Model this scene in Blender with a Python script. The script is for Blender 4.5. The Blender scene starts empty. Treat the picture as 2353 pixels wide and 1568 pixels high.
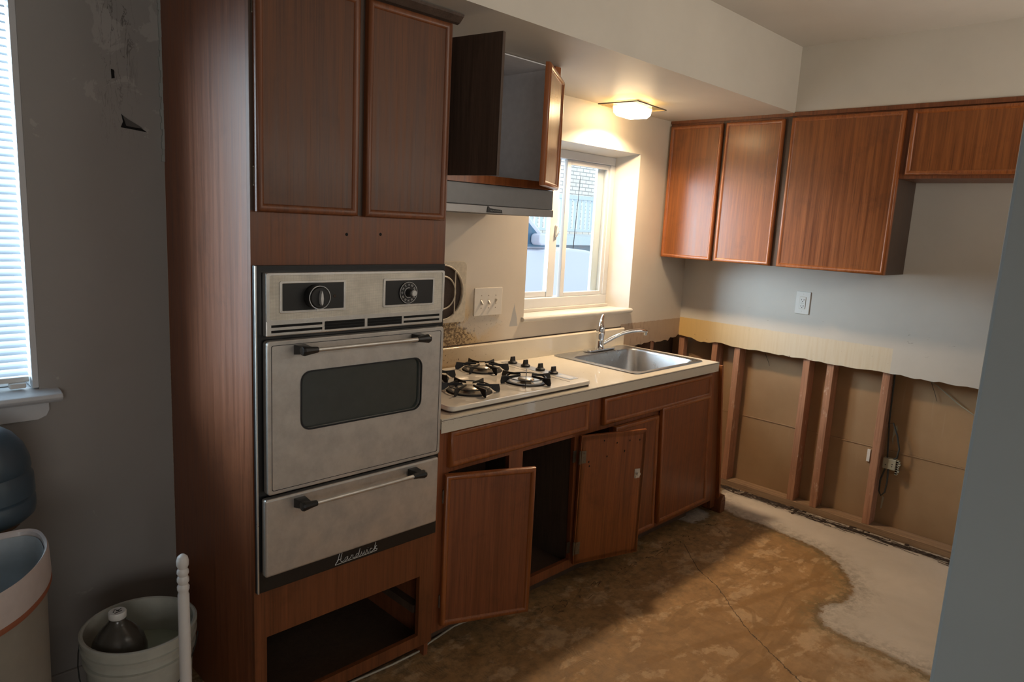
import bpy, bmesh, math, random
import numpy as np
from mathutils import Vector, Matrix
random.seed(7)
C = bpy.context.scene
COL = C.collection
PI = math.pi

# ------------------------------------------------------------------ camera
cam_d = bpy.data.cameras.new('camera'); cam = bpy.data.objects.new('camera', cam_d); COL.objects.link(cam)
cam_d.sensor_width = 36.0; cam_d.lens = 1615.627/2353*36.0; cam_d.clip_start = 0.02
_s = Vector((0.70623683, -0.70607136, 0.05189201)); _u = Vector((0.08284787, 0.15521483, 0.98440062)); _f = Vector((0.7031115, 0.69092083, -0.16811493))
m = Matrix.Identity(4)
for i in range(3):
    m[i][0] = _s[i]; m[i][1] = _u[i]; m[i][2] = -_f[i]
m[0][3], m[1][3], m[2][3] = -4.0681, -2.4533, 1.6098
cam.matrix_world = m
C.camera = cam

# ------------------------------------------------------------------ view, world, daylight, added fill
C.view_settings.view_transform = 'Standard'; C.view_settings.look = 'None'
C.view_settings.gamma = 1.0; C.view_settings.use_curve_mapping = False
C.view_settings.exposure = 0.42
W = bpy.data.worlds.new('overcast_sky'); C.world = W; W.use_nodes = True
bg = W.node_tree.nodes['Background']; bg.inputs[0].default_value = (0.72, 0.86, 1.0, 1); bg.inputs[1].default_value = 1.7

def area(name, loc, rot, sx, sy, power, col, spread=PI):
    d = bpy.data.lights.new(name, 'AREA'); d.shape = 'RECTANGLE'; d.size = sx; d.size_y = sy
    d.energy = power; d.color = col; d.spread = spread
    o = bpy.data.objects.new(name, d); COL.objects.link(o); o.location = loc; o.rotation_euler = rot
    return o
# soft daylight from outside, then two added fill lamps out of view
sd = bpy.data.lights.new('soft_overcast_sun', 'SUN'); sd.energy = 11.0; sd.angle = 0.9; sd.color = (0.72, 0.87, 1.0)
so_ = bpy.data.objects.new('soft_overcast_sun', sd); COL.objects.link(so_); so_.rotation_euler = Vector((1.05, -1.03, -0.47)).to_track_quat('-Z', 'Y').to_euler()
area('dining_fill_light', (-5.2, -5.1, 1.3), (math.radians(90), 0, math.radians(-10)), 1.8, 1.2, 19, (1.0, 0.96, 0.92))  # added fill behind the camera, no window is built here
area('kitchen_upward_fill', (-1.5, -2.58, 1.95), (math.radians(115), 0, 0), 2.2, .5, 13, (1.0, 0.90, 0.78), math.radians(140))  # added fill tilted up to brighten soffit and ceiling, no opening behind it

# ------------------------------------------------------------------ node helper
class NT:
    def __init__(s, name):
        s.m = bpy.data.materials.new(name); s.m.use_nodes = True
        s.t = s.m.node_tree; s.n = s.t.nodes; s.b = s.n['Principled BSDF']
        s._g = None; s._tc = None
    def node(s, typ, **kw):
        x = s.n.new(typ)
        for k, v in kw.items(): setattr(x, k, v)
        return x
    def link(s, a, b): s.t.links.new(a, b)
    def put(s, sock, v):
        if isinstance(v, bpy.types.NodeSocket): s.link(v, sock)
        elif isinstance(v, (tuple, list)) and len(v) == 3 and sock.type == 'RGBA': sock.default_value = (*v, 1)
        else: sock.default_value = v
    def pos(s):
        if not s._g: s._g = s.node('ShaderNodeNewGeometry')
        return s._g.outputs['Position']
    def obj(s):
        if not s._tc: s._tc = s.node('ShaderNodeTexCoord')
        return s._tc.outputs['Object']
    def xyz(s, v=None):
        x = s.node('ShaderNodeSeparateXYZ'); s.link(v or s.pos(), x.inputs[0]); return x.outputs
    def scale(s, v, sc, off=(0, 0, 0)):
        x = s.node('ShaderNodeMapping'); s.link(v, x.inputs[0]); x.inputs['Scale'].default_value = sc; x.inputs['Location'].default_value = off
        return x.outputs[0]
    def noise(s, v, sc=5, det=4, rough=0.55, dist=0):
        x = s.node('ShaderNodeTexNoise'); s.link(v, x.inputs['Vector'])
        x.inputs['Scale'].default_value = sc; x.inputs['Detail'].default_value = det
        x.inputs['Roughness'].default_value = rough; x.inputs['Distortion'].default_value = dist
        return x.outputs['Fac']
    def vor(s, v, sc=20, feat='F1'):
        x = s.node('ShaderNodeTexVoronoi', feature=feat); s.link(v, x.inputs['Vector']); x.inputs['Scale'].default_value = sc
        return x.outputs['Distance']
    def ma(s, op, a, b=0.0, clamp=False):
        x = s.node('ShaderNodeMath', operation=op); x.use_clamp = clamp
        s.put(x.inputs[0], a); s.put(x.inputs[1], b); return x.outputs[0]
    def mr(s, v, a, b, c=0.0, d=1.0, smooth=False):
        x = s.node('ShaderNodeMapRange'); x.clamp = True
        if smooth: x.interpolation_type = 'SMOOTHSTEP'
        s.put(x.inputs[0], v)
        for i, q in enumerate((a, b, c, d)): s.put(x.inputs[i+1], q)
        return x.outputs[0]
    def mix(s, f, a, b, mode='MIX'):
        x = s.node('ShaderNodeMix', data_type='RGBA', blend_type=mode)
        s.put(x.inputs[0], f); s.put(x.inputs[6], a); s.put(x.inputs[7], b); return x.outputs[2]
    def rand(s):
        x = s.node('ShaderNodeObjectInfo'); return x.outputs['Random']
    def attr(s, name):
        x = s.node('ShaderNodeAttribute', attribute_name=name); return x.outputs['Fac']
    def bump(s, h, st=0.2, dist=0.01):
        x = s.node('ShaderNodeBump'); x.inputs['Strength'].default_value = st; x.inputs['Distance'].default_value = dist
        s.put(x.inputs['Height'], h); s.link(x.outputs[0], s.b.inputs['Normal'])
    def set(s, col=None, rough=None, metal=None, **kw):
        if col is not None: s.put(s.b.inputs['Base Color'], col)
        if rough is not None: s.put(s.b.inputs['Roughness'], rough)
        if metal is not None: s.put(s.b.inputs['Metallic'], metal)
        for k, v in kw.items(): s.put(s.b.inputs[k.replace('_', ' ')], v)
        return s.m

def plain(name, col, rough=0.5, metal=0.0, var=0.12, sc=30, **kw):
    t = NT(name); n = t.noise(t.obj(), sc, 4)
    c2 = tuple(c*(1-var) for c in col); c3 = tuple(min(1, c*(1+var)) for c in col)
    t.set(t.mix(n, c2, c3), rough, metal, **kw); t.bump(n, 0.04, 0.002)
    return t.m

def wood(name, dark, light, rough=0.38, axis='z', worn=0.0, coat=0.25):
    t = NT(name); p = t.pos()
    st = {'z': (52, 52, 1.6), 'x': (1.6, 38, 38), 'y': (38, 1.6, 38)}[axis]
    g = t.noise(t.scale(p, st), 1.0, 7, 0.62, 0.35)
    st2 = tuple(a*5 if a > 2 else a*3 for a in st)
    g2 = t.noise(t.scale(p, st2), 1.0, 3, 0.6)
    big = t.noise(t.scale(p, (2.2, 2.2, 1.3)), 1.0, 3)
    c = t.mix(t.mr(g, .28, .74), dark, light)
    c = t.mix(t.ma('MULTIPLY', t.mr(g2, .50, .72), 0.6), c, tuple(x*0.45 for x in dark))
    c = t.mix(t.mr(big, .35, .7, 0.0, .45), c, tuple(x*0.68 for x in light))
    if worn:
        sp = t.noise(t.scale(p, tuple(a*2.2 for a in st)), 1.0, 6, .75)
        c = t.mix(t.ma('MULTIPLY', t.mr(sp, .66, .74), worn), c, (0.36, 0.20, 0.13))
    dirt = t.noise(p, 7, 6, .7)
    c = t.mix(t.mr(dirt, .55, .85, 0, .5), c, tuple(x*0.35 for x in dark))
    r = t.mr(g, .3, .8, rough-.06, rough+.12)
    t.set(c, r, 0, Coat_Weight=coat, Coat_Roughness=0.2)
    t.bump(t.ma('ADD', g, t.ma('MULTIPLY', g2, .6)), 0.10, 0.002)
    return t.m

M = {}
M['wood'] = wood('cabinet_veneer', (0.125, 0.034, 0.008), (0.33, 0.108, 0.022), worn=.10)
M['wood_side'] = wood('cabinet_side_veneer', (0.16, 0.048, 0.018), (0.33, 0.108, 0.042), rough=.46, worn=.8, coat=.12)
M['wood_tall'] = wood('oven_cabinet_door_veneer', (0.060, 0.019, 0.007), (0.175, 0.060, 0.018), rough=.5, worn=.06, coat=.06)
M['wood_trim'] = wood('cabinet_trim_wood', (0.19, 0.052, 0.013), (0.40, 0.125, 0.030), rough=.34)
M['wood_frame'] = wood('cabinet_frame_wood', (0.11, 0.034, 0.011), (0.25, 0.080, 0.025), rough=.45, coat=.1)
M['wood_base'] = wood('base_cabinet_veneer', (0.14, 0.040, 0.014), (0.32, 0.098, 0.032), rough=.45, worn=.25)
M['wood_back'] = wood('door_inner_face_wood', (0.16, 0.042, 0.010), (0.36, 0.105, 0.022), rough=.42)
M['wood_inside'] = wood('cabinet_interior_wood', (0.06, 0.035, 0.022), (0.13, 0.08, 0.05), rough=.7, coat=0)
M['grey_inside'] = plain('grey_cabinet_interior', (.74, .74, .76), .6)
M['wood_dark'] = wood('dark_wood_and_gap_shade', (0.050, 0.031, 0.022), (0.105, 0.066, 0.046), rough=.55, coat=.05)  # dark brown wood; on the gap strips it paints shade
M['stud'] = wood('rough_stud_lumber', (0.27, 0.115, 0.06), (0.58, 0.31, 0.19), rough=.8, worn=.0, coat=0)
_st = M['stud'].node_tree; _b = _st.nodes['Principled BSDF']; _lk = _b.inputs['Base Color'].links[0].from_socket
_n = _st.nodes.new('ShaderNodeTexNoise'); _n.inputs['Scale'].default_value = 26; _n.inputs['Detail'].default_value = 7; _n.inputs['Roughness'].default_value = .72
_mp = _st.nodes.new('ShaderNodeMapping'); _mp.inputs['Scale'].default_value = (1, 1, .35); _gm = _st.nodes.new('ShaderNodeNewGeometry'); _st.links.new(_gm.outputs['Position'], _mp.inputs[0]); _st.links.new(_mp.outputs[0], _n.inputs['Vector'])
_r = _st.nodes.new('ShaderNodeMapRange'); _r.inputs[1].default_value = .60; _r.inputs[2].default_value = .64; _r.inputs[4].default_value = .6; _st.links.new(_n.outputs['Fac'], _r.inputs[0])
_m = _st.nodes.new('ShaderNodeMix'); _m.data_type = 'RGBA'; _st.links.new(_r.outputs[0], _m.inputs[0]); _st.links.new(_lk, _m.inputs[6]); _m.inputs[7].default_value = (.66, .50, .38, 1); _st.links.new(_m.outputs[2], _b.inputs['Base Color'])
M['plate'] = wood('bottom_plate_lumber', (0.20, 0.12, 0.07), (0.46, 0.31, 0.19), rough=.85, axis='y', worn=.5, coat=0)

def steel(name, col=(.66, .63, .59), rough=.36, brushed=True, metal=.72, grid=False):
    t = NT(name); p = t.pos()
    n = t.noise(t.scale(p, (3, 3, 120)) if brushed else p, 2.0, 4, .6)
    sm = t.noise(p, 9, 7, .7)
    spots = t.noise(t.scale(p, (60, 60, 25)), 1.0, 5, .8)
    c = t.mix(t.mr(sm, .38, .68), col, tuple(x*.76 for x in col))
    c = t.mix(t.mr(spots, .70, .80, 0, .6), c, (0.10, 0.075, 0.055))
    r = t.mr(sm, .3, .7, rough-.05, rough+.16)
    t.set(c, r, metal)
    if grid:
        x = t.xyz(p)
        gx = t.ma('SINE', t.ma('MULTIPLY', x[0], 2*PI/0.0034)); gz = t.ma('SINE', t.ma('MULTIPLY', x[2], 2*PI/0.0034))
        g = t.ma('MAXIMUM', t.mr(gx, .6, 1), t.mr(gz, .6, 1))
        t.set(t.mix(t.ma('MULTIPLY', g, .5), c, (0.16, .15, .14)))
        t.bump(g, .5, -.0006)
    else: t.bump(t.ma('ADD', n, sm), .06, .002)
    return t.m
M['steel'] = steel('worn_stainless_steel')
M['steel_grid'] = steel('crosshatched_aluminium', (.86, .81, .70), .42, grid=True, metal=.45)
M['steel_trim'] = steel('oven_trim_metal', (.74, .72, .68), .3, metal=.8)
M['sink_steel'] = steel('brushed_sink_steel', (.50, .52, .55), .27, metal=1.0)
M['chrome'] = plain('polished_chrome', (.82, .83, .85), .07, 1.0, .03)
M['black'] = plain('black_enamel', (.012, .013, .014), .28, 0, .2)
M['black_plastic'] = plain('black_plastic', (.014, .014, .014), .4)
M['black_matte'] = plain('matte_black_iron', (.016, .017, .019), .42, .2)
M['dark_glass'] = plain('dark_oven_glass', (.035, .042, .038), .09, 0, .15, Coat_Weight=.6)
M['silver_print'] = plain('silver_lettering', (.62, .62, .60), .4, .3)
M['white_print'] = plain('white_printed_lettering', (.75, .75, .72), .5)
M['white_plastic'] = plain('white_plastic', (.72, .71, .68), .35, 0, .03)
M['ivory_plastic'] = plain('ivory_switch_plastic', (.66, .62, .56), .38, 0, .04)
M['vinyl'] = plain('white_vinyl_window', (.56, .58, .60), .35, 0, .03)
M['sill'] = plain('painted_sill', (.56, .54, .50), .35, 0, .08, 14)
M['dark_hole'] = plain('dark_recess', (.006, .006, .006), .9)
M['brass'] = plain('aged_brass_hinge', (.20, .17, .13), .45, .8)
M['cable'] = plain('grey_black_cable', (.03, .032, .03), .6)
M['cable_white'] = plain('dirty_cream_cable', (.36, .34, .26), .6)
M['grime_cream'] = plain('grimy_cream_enamel', (.52, .46, .36), .5, 0, .3, 60)
M['iron_dirty'] = plain('greasy_dark_mesh', (.045, .028, .02), .8, 0, .6, 160)
M['hood'] = plain('dull_bronze_hood_enamel', (.19, .19, .19), .4, .3, .1)
M['hood_lip'] = plain('satin_hood_lip', (.34, .33, .32), .4, .6, .08)
M['cooktop'] = plain('cream_white_enamel', (.76, .72, .64), .12, 0, .05, 8, Coat_Weight=.5)
M['knob_strip'] = plain('satin_knob_panel', (.45, .46, .47), .35, .5, .1)
M['alu'] = plain('burner_aluminium', (.52, .48, .42), .35, .9, .25, 80)
M['jug_blue'] = plain('blue_translucent_jug', (.065, .105, .14), .35, 0, .1, 10, Transmission_Weight=.2)
M['bucket'] = plain('dusty_white_bucket_plastic', (.46, .46, .40), .5, 0, .18, 25)
M['bin'] = plain('grey_bin_plastic', (.30, .28, .24), .5, 0, .1)
M['bin_ring'] = plain('white_bin_liner_ring', (.58, .52, .50), .35, 0, .12)
M['bin_liner'] = plain('pale_grey_bin_liner', (.40, .44, .46), .35, 0, .25, 18)
M['bottle_dark'] = plain('smoky_clear_bottle', (.10, .09, .075), .18, 0, .2, 12, Transmission_Weight=.3)
M['stick'] = plain('white_painted_stick', (.72, .70, .68), .35, 0, .04)
M['drywall_core'] = plain('crumbled_plaster', (.42, .38, .32), .9, 0, .3, 60)
M['flap'] = plain('dark_grey_paint_flap', (.10, .095, .09), .7)
M['rust'] = plain('rusty_red_edge', (.30, .10, .05), .6)

def wallmat(name, col, kind=None):
    t = NT(name); p = t.pos(); x = t.xyz(p)
    n = t.noise(p, 3, 5, .6); f = t.noise(p, 220, 2)
    c = t.mix(t.mr(n, .35, .7), col, tuple(v*.93 for v in col))
    sp = t.noise(p, 55, 3, .6)
    c = t.mix(t.mr(sp, .76, .80, 0, .6), c, (.17, .12, .08))
    h = t.ma('MULTIPLY', f, .35)
    if kind == 'back':
        # tan unpainted strip to the right of the backsplash
        nz = t.noise(p, 30, 4)
        zz = t.ma('ADD', x[2], t.ma('MULTIPLY', nz, .012))
        m1 = t.ma('MULTIPLY', t.mr(zz, 1.041, 1.045, 1, 0), t.mr(x[0], -.66, -.655))
        c = t.mix(m1, c, (.44, .33, .24))
        st = t.noise(t.scale(p, (40, 40, 10)), 1, 5, .7)
        c = t.mix(t.ma('MULTIPLY', t.ma('MULTIPLY', m1, t.mr(st, .52, .66)), t.mr(x[0], -.45, -.3, .7, .1)), c, (.17, .10, .07))
        # greasy splashes around the fan and the cooktop corner
        dx = t.mr(x[0], -1.98, -1.60, 1, 0); dz = t.mr(x[2], 1.08, 1.34, 1, 0)
        g = t.ma('MULTIPLY', dx, dz)
        c = t.mix(t.ma('MULTIPLY', t.mr(g, .05, .6), .85), c, (.46, .31, .13))
        g3 = t.noise(p, 75, 8, .75)
        th = t.mr(g, 0.0, .8, .80, .46)
        c = t.mix(t.mr(t.ma('SUBTRACT', g3, th), 0, .05, 0, .9), c, (.10, .055, .022))
        # scraped bare patch right of the switches
        px = t.ma('ADD', t.ma('ABSOLUTE', t.ma('SUBTRACT', x[0], -1.567)), t.ma('MULTIPLY', nz, .012))
        wd = t.mr(x[2], 1.095, 1.215, .036, .004)
        pm = t.ma('MULTIPLY', t.mr(t.ma('SUBTRACT', wd, px), 0, .002), t.mr(x[2], 1.087, 1.090))
        c = t.mix(pm, c, (.40, .40, .40))
        # worn pale patch under the switch plate
        d2 = t.ma('ADD', t.ma('MULTIPLY', t.ma('ABSOLUTE', t.ma('SUBTRACT', x[0], -1.80)), 5.5), t.ma('MULTIPLY', t.ma('ABSOLUTE', t.ma('SUBTRACT', x[2], 1.12)), 10))
        pl = t.mr(t.ma('ADD', d2, t.ma('MULTIPLY', nz, .8)), 1.0, 1.25, .55, 0)
        c = t.mix(pl, c, (.50, .49, .47))
        c = t.mix(t.ma('MULTIPLY', t.mr(g3, .58, .63), t.mr(d2, .7, 1.25, .8, 0)), c, (.09, .06, .04))
        rough = .45
    elif kind == 'far':
        nz = t.noise(p, 24, 4)
        zz = t.ma('ADD', x[2], t.ma('MULTIPLY', nz, .008)); yy = t.ma('ADD', x[1], t.ma('MULTIPLY', nz, .01))
        m1 = t.ma('MULTIPLY', t.mr(zz, 1.046, 1.050, 1, 0), t.mr(yy, -1.302, -1.298))
        yel = t.mix(t.mr(x[1], -.75, -.05, 0, 1), (.66, .585, .46), (.62, .43, .17))
        drips = t.noise(t.scale(p, (60, 60, 3)), 1, 3)
        yel = t.mix(t.mr(drips, .45, .8, 0, .35), yel, (.52, .38, .19))
        c = t.mix(m1, c, yel)
        g3 = t.noise(p, 60, 4, .6)
        c = t.mix(t.ma('MULTIPLY', m1, t.mr(g3, .70, .73)), c, (.10, .06, .03))
        sc = t.noise(t.scale(p, (20, 20, 60)), 1, 5, .7, .6)
        lo = t.mr(t.ma('ABSOLUTE', t.ma('SUBTRACT', x[2], 1.09)), 0, .10, 1, 0)
        c = t.mix(t.ma('MULTIPLY', t.mr(sc, .66, .70), lo), c, (.28, .25, .2))
        rough = .5
    elif kind == 'left':
        # peeling paint patches high on the wall
        a = t.mr(x[2], 1.72, 2.1); b = t.mr(x[0], -3.50, -3.38); e = t.mr(x[0], -3.22, -3.27, .4, 1)
        mk = t.ma('MULTIPLY', t.ma('MULTIPLY', a, b), 1.0)
        pn = t.noise(p, 9, 6, .62, .5)
        pm = t.mr(t.ma('ADD', pn, t.ma('MULTIPLY', mk, .16)), .66, .685)
        c = t.mix(t.ma('MULTIPLY', pm, .6), c, tuple(v*1.35 for v in col))
        cr = t.noise(t.scale(p, (26, 26, 5)), 1, 5, .6, .8)
        crk = t.ma('MULTIPLY', t.mr(t.ma('ABSOLUTE', t.ma('SUBTRACT', cr, .5)), 0, .012, 1, 0), t.ma('MULTIPLY', mk, t.mr(t.ma('ABSOLUTE', t.ma('SUBTRACT', x[0], -3.345)), .03, .07, 1, 0)))
        c = t.mix(t.ma('MULTIPLY', crk, .8), c, (.05, .045, .04))
        h = t.ma('ADD', h, t.ma('MULTIPLY', pm, 1.2))
        rough = .55
    else: rough = .5
    t.set(c, rough, 0); t.bump(h, .12, .003)
    return t.m
M['wall_back'] = wallmat('cream_kitchen_wall_paint', (.62, .56, .48), 'back')
M['wall_far'] = wallmat('offwhite_far_wall_paint', (.60, .57, .52), 'far')
M['wall_left'] = wallmat('grey_dining_wall_paint', (.34, .325, .305), 'left')
M['wall_grey'] = wallmat('grey_partition_paint', (.37, .39, .375))
M['soffit'] = wallmat('soffit_paint', (.60, .56, .49))
M['ceiling'] = wallmat('ceiling_paint', (.58, .54, .48))
M['trim_white'] = plain('white_trim_paint', (.62, .64, .66), .4, 0, .06)

def laminate():
    t = NT('speckled_cream_laminate'); p = t.pos(); x = t.xyz(p)
    c = t.mix(t.noise(p, 4, 3), (.70, .66, .57), (.62, .57, .47))
    g = t.ma('MULTIPLY', t.mr(x[0], -2.05, -1.60, 1, 0), t.mr(x[1], -.06, -.021, .12, 1))
    c = t.mix(t.ma('MULTIPLY', g, .75), c, (.46, .29, .11))
    s = t.noise(p, 110, 4, .7)
    c = t.mix(t.mr(t.ma('SUBTRACT', s, t.mr(g, 0, 1, .69, .60)), 0, .02), c, (.14, .09, .05))
    t.set(c, .22, 0, Coat_Weight=.3); t.bump(s, .03, .001); return t.m
M['laminate'] = laminate()

def backing():
    t = NT('brown_paper_sheathing'); p = t.pos(); x = t.xyz(p)
    n = t.noise(p, 2.5, 5); f = t.noise(p, 200, 3)
    c = t.mix(t.mr(n, .35, .7), (.40, .265, .15), (.31, .195, .105))
    st = t.noise(t.scale(p, (50, 50, 2)), 1, 4)
    c = t.mix(t.mr(st, .66, .8, 0, .5), c, (.45, .35, .24))
    c = t.mix(t.mr(f, .7, .8, 0, .4), c, (.14, .08, .04))
    t.set(c, .45, 0); t.bump(f, .05, .002); return t.m
M['backing'] = backing()

def floor_mat():
    t = NT('stripped_concrete_floor'); p = t.pos(); x = t.xyz(p)
    d = t.attr('concrete'); ck = t.attr('crack')
    n1 = t.noise(p, 9, 7, .65); n2 = t.noise(p, 30, 6, .7); n3 = t.noise(p, 2.6, 5, .6, .4)
    dn = t.ma('ADD', d, t.ma('MULTIPLY', t.ma('SUBTRACT', n2, .5), .12))
    # adhesive residue
    res = t.mix(t.mr(n1, .35, .68), (.33, .185, .075), (.50, .30, .135))
    pn = t.noise(t.scale(p, (1, 1.5, 1)), 5.0, 9, .66, .25)
    res = t.mix(t.mr(pn, .53, .57, 0, .6), res, (.66, .46, .27))
    sw = t.noise(t.scale(p, (1.3, 3.6, 1)), 1.0, 3, .45, .5)
    res = t.mix(t.mr(t.ma('ABSOLUTE', t.ma('SUBTRACT', sw, .5)), .010, .018, .65, 0), res, (.32, .18, .07))
    dk = t.noise(p, 22, 7, .75)
    trd = t.ma('ADD', t.attr('trail'), t.ma('MULTIPLY', t.ma('SUBTRACT', n2, .5), .035))
    res = t.mix(t.mr(trd, .012, .022, .75, 0), res, (.34, .185, .065))
    pale = t.ma('MULTIPLY', t.mr(x[1], -1.42, -1.75), t.mr(d, -.45, -.08))
    res = t.mix(t.ma('MULTIPLY', pale, t.mr(n1, .38, .55, .1, .75)), res, (.60, .50, .37))
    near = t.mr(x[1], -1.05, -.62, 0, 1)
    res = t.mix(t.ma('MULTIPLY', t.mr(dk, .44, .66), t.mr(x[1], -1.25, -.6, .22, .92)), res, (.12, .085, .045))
    tw = t.ma('SINE', t.ma('MULTIPLY', t.ma('ADD', x[0], t.ma('MULTIPLY', t.noise(p, 5, 2), .15)), 620))
    twm = t.ma('MULTIPLY', t.mr(t.noise(p, 5, 2), .52, .6), t.mr(x[0], -2.2, -1.6, 1, 0))
    res = t.mix(t.ma('MULTIPLY', t.mr(tw, 0, 1, 0, .35), twm), res, (.46, .33, .2))
    # pale concrete
    con = t.mix(t.mr(n3, .35, .65), (.68, .62, .55), (.58, .53, .47))
    con = t.mix(t.mr(dk, .62, .75, 0, .35), con, (.30, .27, .23))
    sm = t.mr(t.ma('ADD', d, t.ma('MULTIPLY', n1, .2)), .09, .24, 1, 0)
    con = t.mix(t.ma('MULTIPLY', sm, t.mr(n2, .4, .62, 0, .75)), con, (.22, .19, .15))
    c = t.mix(t.mr(dn, -.006, .010), res, con)
    edge = t.mr(t.ma('ABSOLUTE', t.ma('ADD', dn, .012)), 0, .028, 1, 0)
    c = t.mix(t.ma('MULTIPLY', edge, t.mr(n1, .35, .55, .25, .8)), c, (.10, .075, .045))
    # yellowish band of residue hugging the boundary
    yb = t.ma('MULTIPLY', t.mr(d, -.11, -.05), t.mr(d, -.0, -.02))
    c = t.mix(t.ma('MULTIPLY', yb, t.mr(n2, .4, .6, 0, .6)), c, (.23, .18, .085))
    ckn = t.ma('ADD', ck, t.ma('MULTIPLY', t.ma('SUBTRACT', n2, .5), .03))
    cm = t.mr(t.ma('ABSOLUTE', ckn), .0010, .0030, .85, 0)
    c = t.mix(cm, c, (.04, .028, .018))
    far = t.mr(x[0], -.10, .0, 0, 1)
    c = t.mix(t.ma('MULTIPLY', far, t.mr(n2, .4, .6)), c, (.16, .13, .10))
    t.set(c, t.mr(n1, .3, .7, .42, .7), 0)
    t.bump(t.ma('ADD', t.ma('MULTIPLY', t.ma('ADD', pn, dk), .7), t.ma('MULTIPLY', cm, -2)), .35, .005)
    return t.m
M['floor'] = floor_mat()

def emis(name, col, st):
    t = NT(name); t.set((.9, .88, .82), .4, 0, Emission_Color=col, Emission_Strength=st); return t.m
M['lamp'] = emis('glowing_lamp_glass', (1.0, .72, .40), 18)
def glassmat(name, col=(1, 1, 1), rough=0.0):
    t = NT(name); g = t.node('ShaderNodeBsdfGlossy'); g.inputs['Roughness'].default_value = .02
    tr = t.node('ShaderNodeBsdfTransparent'); tr.inputs[0].default_value = (*col, 1)
    fr = t.node('ShaderNodeValue'); fr.outputs[0].default_value = .05
    mx = t.node('ShaderNodeMixShader'); t.link(fr.outputs[0], mx.inputs[0]); t.link(tr.outputs[0], mx.inputs[1]); t.link(g.outputs[0], mx.inputs[2])
    t.link(mx.outputs[0], t.n['Material Output'].inputs['Surface']); return t.m
M['glass'] = glassmat('window_glass', (.96, .99, .99))
def thinwhite(name, col, tr=.45):
    t = NT(name); d = t.node('ShaderNodeBsdfDiffuse'); tl = t.node('ShaderNodeBsdfTranslucent')
    d.inputs[0].default_value = (*col, 1); tl.inputs[0].default_value = (*col, 1)
    mx = t.node('ShaderNodeMixShader'); mx.inputs[0].default_value = tr
    t.link(d.outputs[0], mx.inputs[1]); t.link(tl.outputs[0], mx.inputs[2]); t.link(mx.outputs[0], t.n['Material Output'].inputs['Surface']); return t.m
M['slat'] = thinwhite('white_blind_slat', (.62, .68, .74), .16)
M['lamp_plate'] = glassmat('clear_glass_lamp_plate', (.88, .82, .66))

def brick():
    t = NT('pale_brick_wall'); b = t.node('ShaderNodeTexBrick'); x = t.xyz()
    cb = t.node('ShaderNodeCombineXYZ'); t.link(x[0], cb.inputs[0]); t.link(x[2], cb.inputs[1]); t.link(cb.outputs[0], b.inputs[0])
    b.inputs['Color1'].default_value = (.80, .70, .60, 1); b.inputs['Color2'].default_value = (.88, .80, .70, 1); b.inputs['Mortar'].default_value = (.42, .38, .34, 1)
    b.inputs['Scale'].default_value = 1.0; b.inputs['Mortar Size'].default_value = .012; b.inputs['Brick Width'].default_value = .26; b.inputs['Row Height'].default_value = .095
    t.set(b.outputs[0], .85, 0); return t.m
M['brick'] = brick()
M['ext_paint'] = plain('pale_exterior_paint', (.55, .60, .62), .6)
M['ext_dark'] = plain('grey_porch_panel', (.25, .29, .31), .7)  # plain grey of the wall below the deck
M['car'] = plain('pale_car_paint', (.55, .53, .60), .25, 0, .02, 3, Coat_Weight=.6)
M['car_glass'] = plain('tinted_car_glass', (.04, .12, .20), .06, 0, .1, 5)
M['tyre'] = plain('black_tyre_rubber', (.02, .02, .02), .8)
M['snow'] = plain('pale_ground_outside', (.50, .52, .55), .8, 0, .1, 3)

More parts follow.
